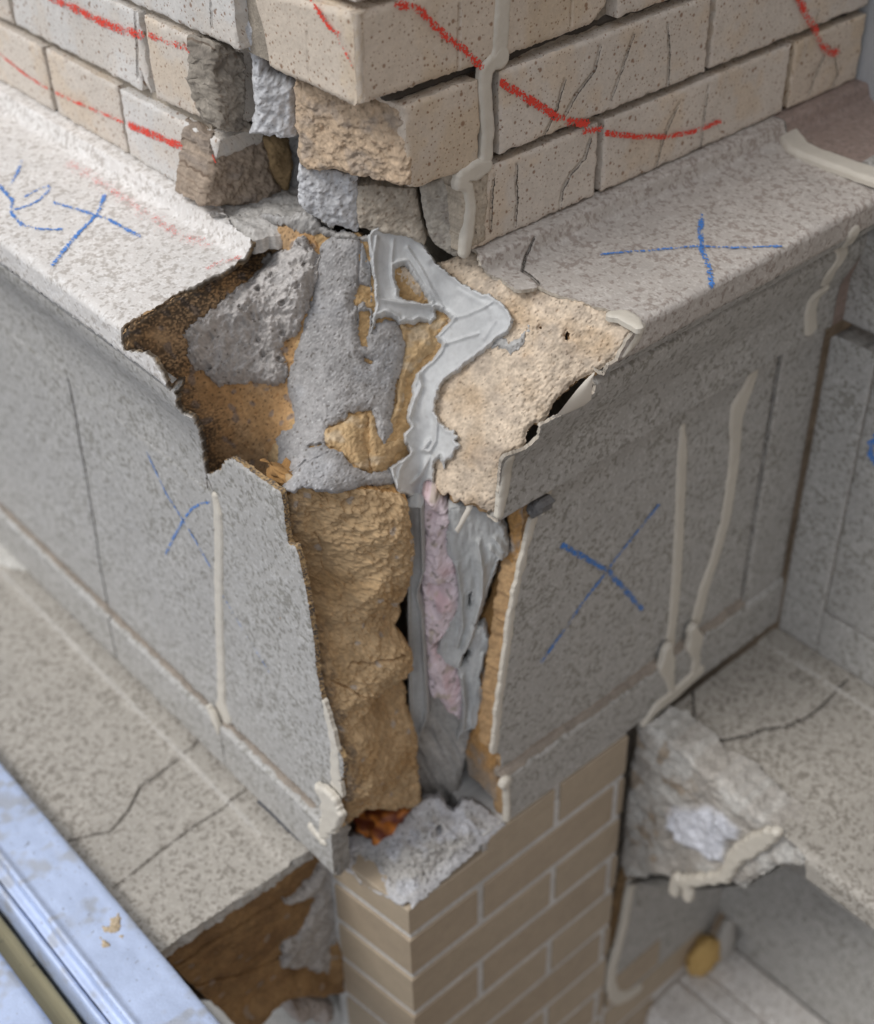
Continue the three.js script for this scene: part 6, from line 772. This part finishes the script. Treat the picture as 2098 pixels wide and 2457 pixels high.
// ---------------------------------------------------------------- crayon marks: thin broken films of wax
function marks(parent, mat, label, list) {
  const gs2 = list.map(([chart, pts, w, cover, off, F]) => { const c = crayon(pts, w, cover, F); return sheet({ chart, f: c.f, bbox: c.bbox, step: clamp(w / 6, 0.00045, 0.0006), h: () => off ?? 0.0009 }).g; });
  part('crayon_mark', mergeGeometries(gs2), mat, parent, label);
}
{
  const byLabel = s => scene.children.find(o => o.userData.label && o.userData.label.includes(s));
  marks(leftLedge, M.blue, 'blue crayon cross and scribble', [[chL, [[-0.4105, 0.0555], [-0.3903, 0.0727], [-0.3775, 0.0907], [-0.3683, 0.1063], [-0.3543, 0.1264], [-0.336, 0.1506]], 0.0022, 0.1], [chL, [[-0.4323, 0.094], [-0.3993, 0.084], [-0.3699, 0.0767], [-0.3248, 0.0736]], 0.0022, 0.1], [chL, [[-0.5303, 0.0727], [-0.5131, 0.085], [-0.4919, 0.1037]], 0.0018, -0.05], [chL, [[-0.5104, 0.1098], [-0.4861, 0.1143], [-0.466, 0.1168], [-0.4421, 0.1304], [-0.4164, 0.1335], [-0.3976, 0.1258], [-0.3841, 0.1133]], 0.002, 0.05], [chL, [[-0.4471, 0.1249], [-0.4442, 0.1122], [-0.4477, 0.0979], [-0.4583, 0.0835], [-0.4647, 0.082], [-0.4647, 0.0947], [-0.4611, 0.1071]], 0.0018, 0]]);
  marks(leftLedge, M.red, 'red crayon dust', [[chL, [[-0.4876, 0.0453], [-0.4347, 0.0461], [-0.3843, 0.0469], [-0.3331, 0.0496], [-0.3016, 0.0493], [-0.2688, 0.0421]], 0.016, -0.82, 0.0012, 1300], [chL, [[-0.233, 0.038], [-0.2387, 0.0504], [-0.238, 0.0631]], 0.006, -0.6, 0.0012, 1300]]);
  marks(rightLedge, M.blue, 'blue crayon cross', [[chR, [[-0.2624, 0.0669], [-0.2795, 0.0761], [-0.2966, 0.0879], [-0.3158, 0.0979], [-0.3336, 0.1093], [-0.3525, 0.1286], [-0.3855, 0.1521]], 0.0016, 0.1], [chR, [[-0.374, 0.0765], [-0.3503, 0.095], [-0.3305, 0.1136], [-0.3146, 0.1342], [-0.2961, 0.1532]], 0.0026, 0.15]]);
  marks(byLabel('thin blue crayon cross'), M.blue, 'thin blue crayon cross', [[chZ(LZ), [[-0.3093, 0.4408], [-0.2978, 0.4235], [-0.2867, 0.4073], [-0.2621, 0.3897], [-0.2461, 0.3763], [-0.2249, 0.3564]], 0.0012, 0.2], [chZ(LZ), [[-0.2089, 0.4412], [-0.2237, 0.4321], [-0.2446, 0.4125], [-0.264, 0.3876], [-0.2876, 0.3535], [-0.3088, 0.3209]], 0.0013, 0.1]]);
  marks(byLabel('broken along the ochre'), M.blue, 'faint blue crayon line', [[chZ(LZ), [[-0.2134, 0.3346], [-0.1919, 0.3157], [-0.1689, 0.2979], [-0.146, 0.2802]], 0.0007, -0.1]]);
  marks(rightPanel, M.blue, 'blue crayon cross', [[chX(-0.006), [[-0.1971, 0.3889], [-0.215, 0.3699], [-0.2382, 0.3466], [-0.2614, 0.3208], [-0.2892, 0.2805], [-0.3161, 0.2394]], 0.0032, 0.2], [chX(-0.006), [[-0.3271, 0.3651], [-0.2945, 0.3453], [-0.2729, 0.3321], [-0.2516, 0.3163], [-0.2301, 0.3033], [-0.2091, 0.2848], [-0.1773, 0.2598]], 0.0022, 0.1]]);
  marks(byLabel('on the set-back wall behind'), M.blue, 'blue crayon arc', [[chZ(-0.561), [[0.072, 0.3701], [0.0675, 0.3586], [0.07, 0.3465], [0.0781, 0.3406]], 0.004, 0.3]]);
  const cl = chZ(BZ), cr = chX(BX);
  marks(pillar, M.red, 'red crayon lines across the bricks', [
    [cl, [[-0.5294, 0.7751], [-0.4856, 0.7754], [-0.444, 0.775], [-0.4033, 0.7769], [-0.3732, 0.7804]], 0.0045, 0.1, 0.0016], [cl, [[-0.3598, 0.7835], [-0.3254, 0.7861], [-0.2748, 0.7903]], 0.0032, -0.1, 0.0016],
    [cl, [[-0.6692, 0.6902], [-0.6138, 0.6817], [-0.5679, 0.6792]], 0.0016, 0.1, 0.0016], [cl, [[-0.5518, 0.6802], [-0.5034, 0.6832], [-0.431, 0.6887]], 0.002, -0.05, 0.0016], [cl, [[-0.4196, 0.6899], [-0.3878, 0.6921], [-0.3477, 0.6958], [-0.287, 0.7015]], 0.0042, 0.2, 0.0016],
    [cl, [[-0.1353, 0.8656], [-0.1256, 0.8581], [-0.1148, 0.8515], [-0.1077, 0.8499]], 0.0025, 0.1, 0.0018], [cl, [[-0.1082, 0.8456], [-0.1002, 0.8392], [-0.0934, 0.8296]], 0.0013, -0.1, 0.0018],
    [cr, [[-0.0991, 0.8658], [-0.1118, 0.8617], [-0.1202, 0.8569], [-0.13, 0.8448], [-0.1432, 0.8327], [-0.1588, 0.8198], [-0.1758, 0.8026]], 0.0032, 0.15, 0.0018],
    [cr, [[-0.1968, 0.7856], [-0.2133, 0.7727], [-0.2359, 0.7564], [-0.2546, 0.7423], [-0.2713, 0.7326], [-0.2907, 0.7261]], 0.0036, 0.25, 0.0018], [cr, [[-0.2887, 0.7197], [-0.3084, 0.7159]], 0.003, 0.1, 0.0018], [cr, [[-0.3147, 0.7105], [-0.3501, 0.6969], [-0.3935, 0.6837], [-0.4269, 0.6782], [-0.4494, 0.6769], [-0.4652, 0.6768]], 0.0026, 0.25, 0.0018],
    [cr, [[-0.5496, 0.7695], [-0.5698, 0.7465], [-0.5904, 0.7241]], 0.0045, 0.2, 0.0018], [cr, [[-0.5966, 0.7164], [-0.6076, 0.7047], [-0.6192, 0.6966], [-0.6291, 0.6956]], 0.0045, 0.1, 0.0018]]);
}
// ---------------------------------------------------------------- scaffold rail in front of the left terrace
M.zinc = texMat(512, (() => { const a = tile(9, 201), b = tile(44, 202), c = tile(128, 203), d = tile(256, 204); return (u, v) => { const k = 0.86 + 0.14 * a(u, v) + 0.1 * b(u, v) + 0.08 * (d(u, v) - 0.5), s = sm(0.52, 0.8, a(u * 1 + 0.3, v) * 0.6 + b(u, v) * 0.4), q = mixc([0.5, 0.585, 0.78], [0.37, 0.38, 0.4], s * 0.75), p = sm(0.9, 0.97, c(u, v)); const r = mixc(q, [0.18, 0.17, 0.16], p * 0.6); return [r[0] * k, r[1] * k, r[2] * k, 0.5 + 0.4 * (b(u, v) - 0.5) + 0.2 * (d(u, v) - 0.5)]; }; })(), 0.0006, 0.42, { metalness: 0.25 });  // the blue of the reflected sky is put into the zinc colour
{
  const RY = 0.077, RZ = 0.2095, RK = 1.17;
  const sweep = (prof, y, z, x0 = -0.95, x1 = 0.45, st = 0.0025) => { const c = chProfile('x', z, prof.map(([o, q]) => [o * RK, q * RK + y])); return sheet({ chart: c, poly: [[x0, 0], [x1, 0], [x1, c.len], [x0, c.len]], step: st, h: (a, b) => 0.0004 * fbm(a * 20, b * 40, 5, 2), uvs: 0.35 }).g; };
  const t = thing('scaffold_rail', 'galvanised steel scaffold rail with a rolled lip crossing the lower left', 'scaffold rail');
  part('flange', sweep([[0, -0.009], [0, -0.004], [0.001, -0.001], [0.004, 0], [0.046, 0], [0.0475, 0.0018], [0.0495, 0.0028], [0.0515, 0.002], [0.0525, -0.001], [0.0525, -0.007], [0.054, -0.009], [0.06, -0.0095], [0.0605, -0.06]], RY, RZ), M.zinc, t);
  part('rolled_lip', sweep([[0, -0.004], [0.001, 0], [0.003, 0.0015], [0.005, 0.0008], [0.0064, -0.003], [0.008, -0.02], [0.0085, -0.07]], RY - 0.009 * RK, RZ + 0.0605 * RK), M.zinc, t);
  part('mortar_spatter', mergeGeometries([[[[-0.1629, 0.2259], [-0.1628, 0.217], [-0.1538, 0.2193], [-0.1458, 0.2273], [-0.1477, 0.2328], [-0.1549, 0.2374], [-0.1614, 0.2358], [-0.1569, 0.2309]]], [[[-0.1516, 0.2438], [-0.1471, 0.2421], [-0.1393, 0.2401], [-0.1362, 0.2433], [-0.141, 0.2466]]], [[[-0.1431, 0.2277], [-0.1385, 0.226], [-0.1357, 0.2295], [-0.1397, 0.2306]]]].map(([p]) => solid({ chart: chY(RY), poly: p, step: 0.0008, rag: 0.002, ragF: 160, h: (a, b, d) => 0.002 * Math.sqrt(clamp(d / 0.003)) + 0.0008 * fbm(a * 200, b * 200, 2, 2), skirt: 0.003, col: (a, b) => { const n = fbm(a * 150, b * 150, 4, 3); return [0.55 + 0.12 * n, 0.44 + 0.1 * n, 0.3 + 0.08 * n]; } }))), M.grain, t, 'tan mortar spatter');
  const w = thing('scaffold_plank', 'khaki wooden scaffold plank edge between the galvanised rails', 'plank');
  M.wood = texMat(512, (() => { const a = tile(6, 301), c = tile(300, 303), d = tile(40, 304); return (u, v) => { const g = c(v * 1.0, u * 0.02) * 0.6 + d(u * 0.3, v) * 0.4, k = 0.8 + 0.3 * g + 0.1 * a(u, v), p = sm(0.88, 0.95, d(u, v)); const q = mixc([0.3, 0.26, 0.15], [0.1, 0.09, 0.05], p * 0.6); return [q[0] * k, q[1] * k, q[2] * k, g]; }; })(), 0.0005, 0.7);
  part('board', sweep([[0, -0.05], [0, -0.002], [0.002, 0], [0.06, 0], [0.062, -0.05]], RY - 0.03 * RK, RZ + 0.072 * RK, -0.95, 0.45, 0.005), M.wood, w);
  const t2 = thing('scaffold_rail', 'second galvanised rail at the bottom left edge beyond the plank', 'scaffold rail');
  part('flange', sweep([[0, -0.06], [0, -0.003], [0.003, 0], [0.09, 0], [0.093, -0.004], [0.093, -0.06]], RY - 0.012 * RK, RZ + 0.092 * RK, -0.95, 0.45, 0.004), M.zinc, t2);
}

renderer.render(scene, camera);
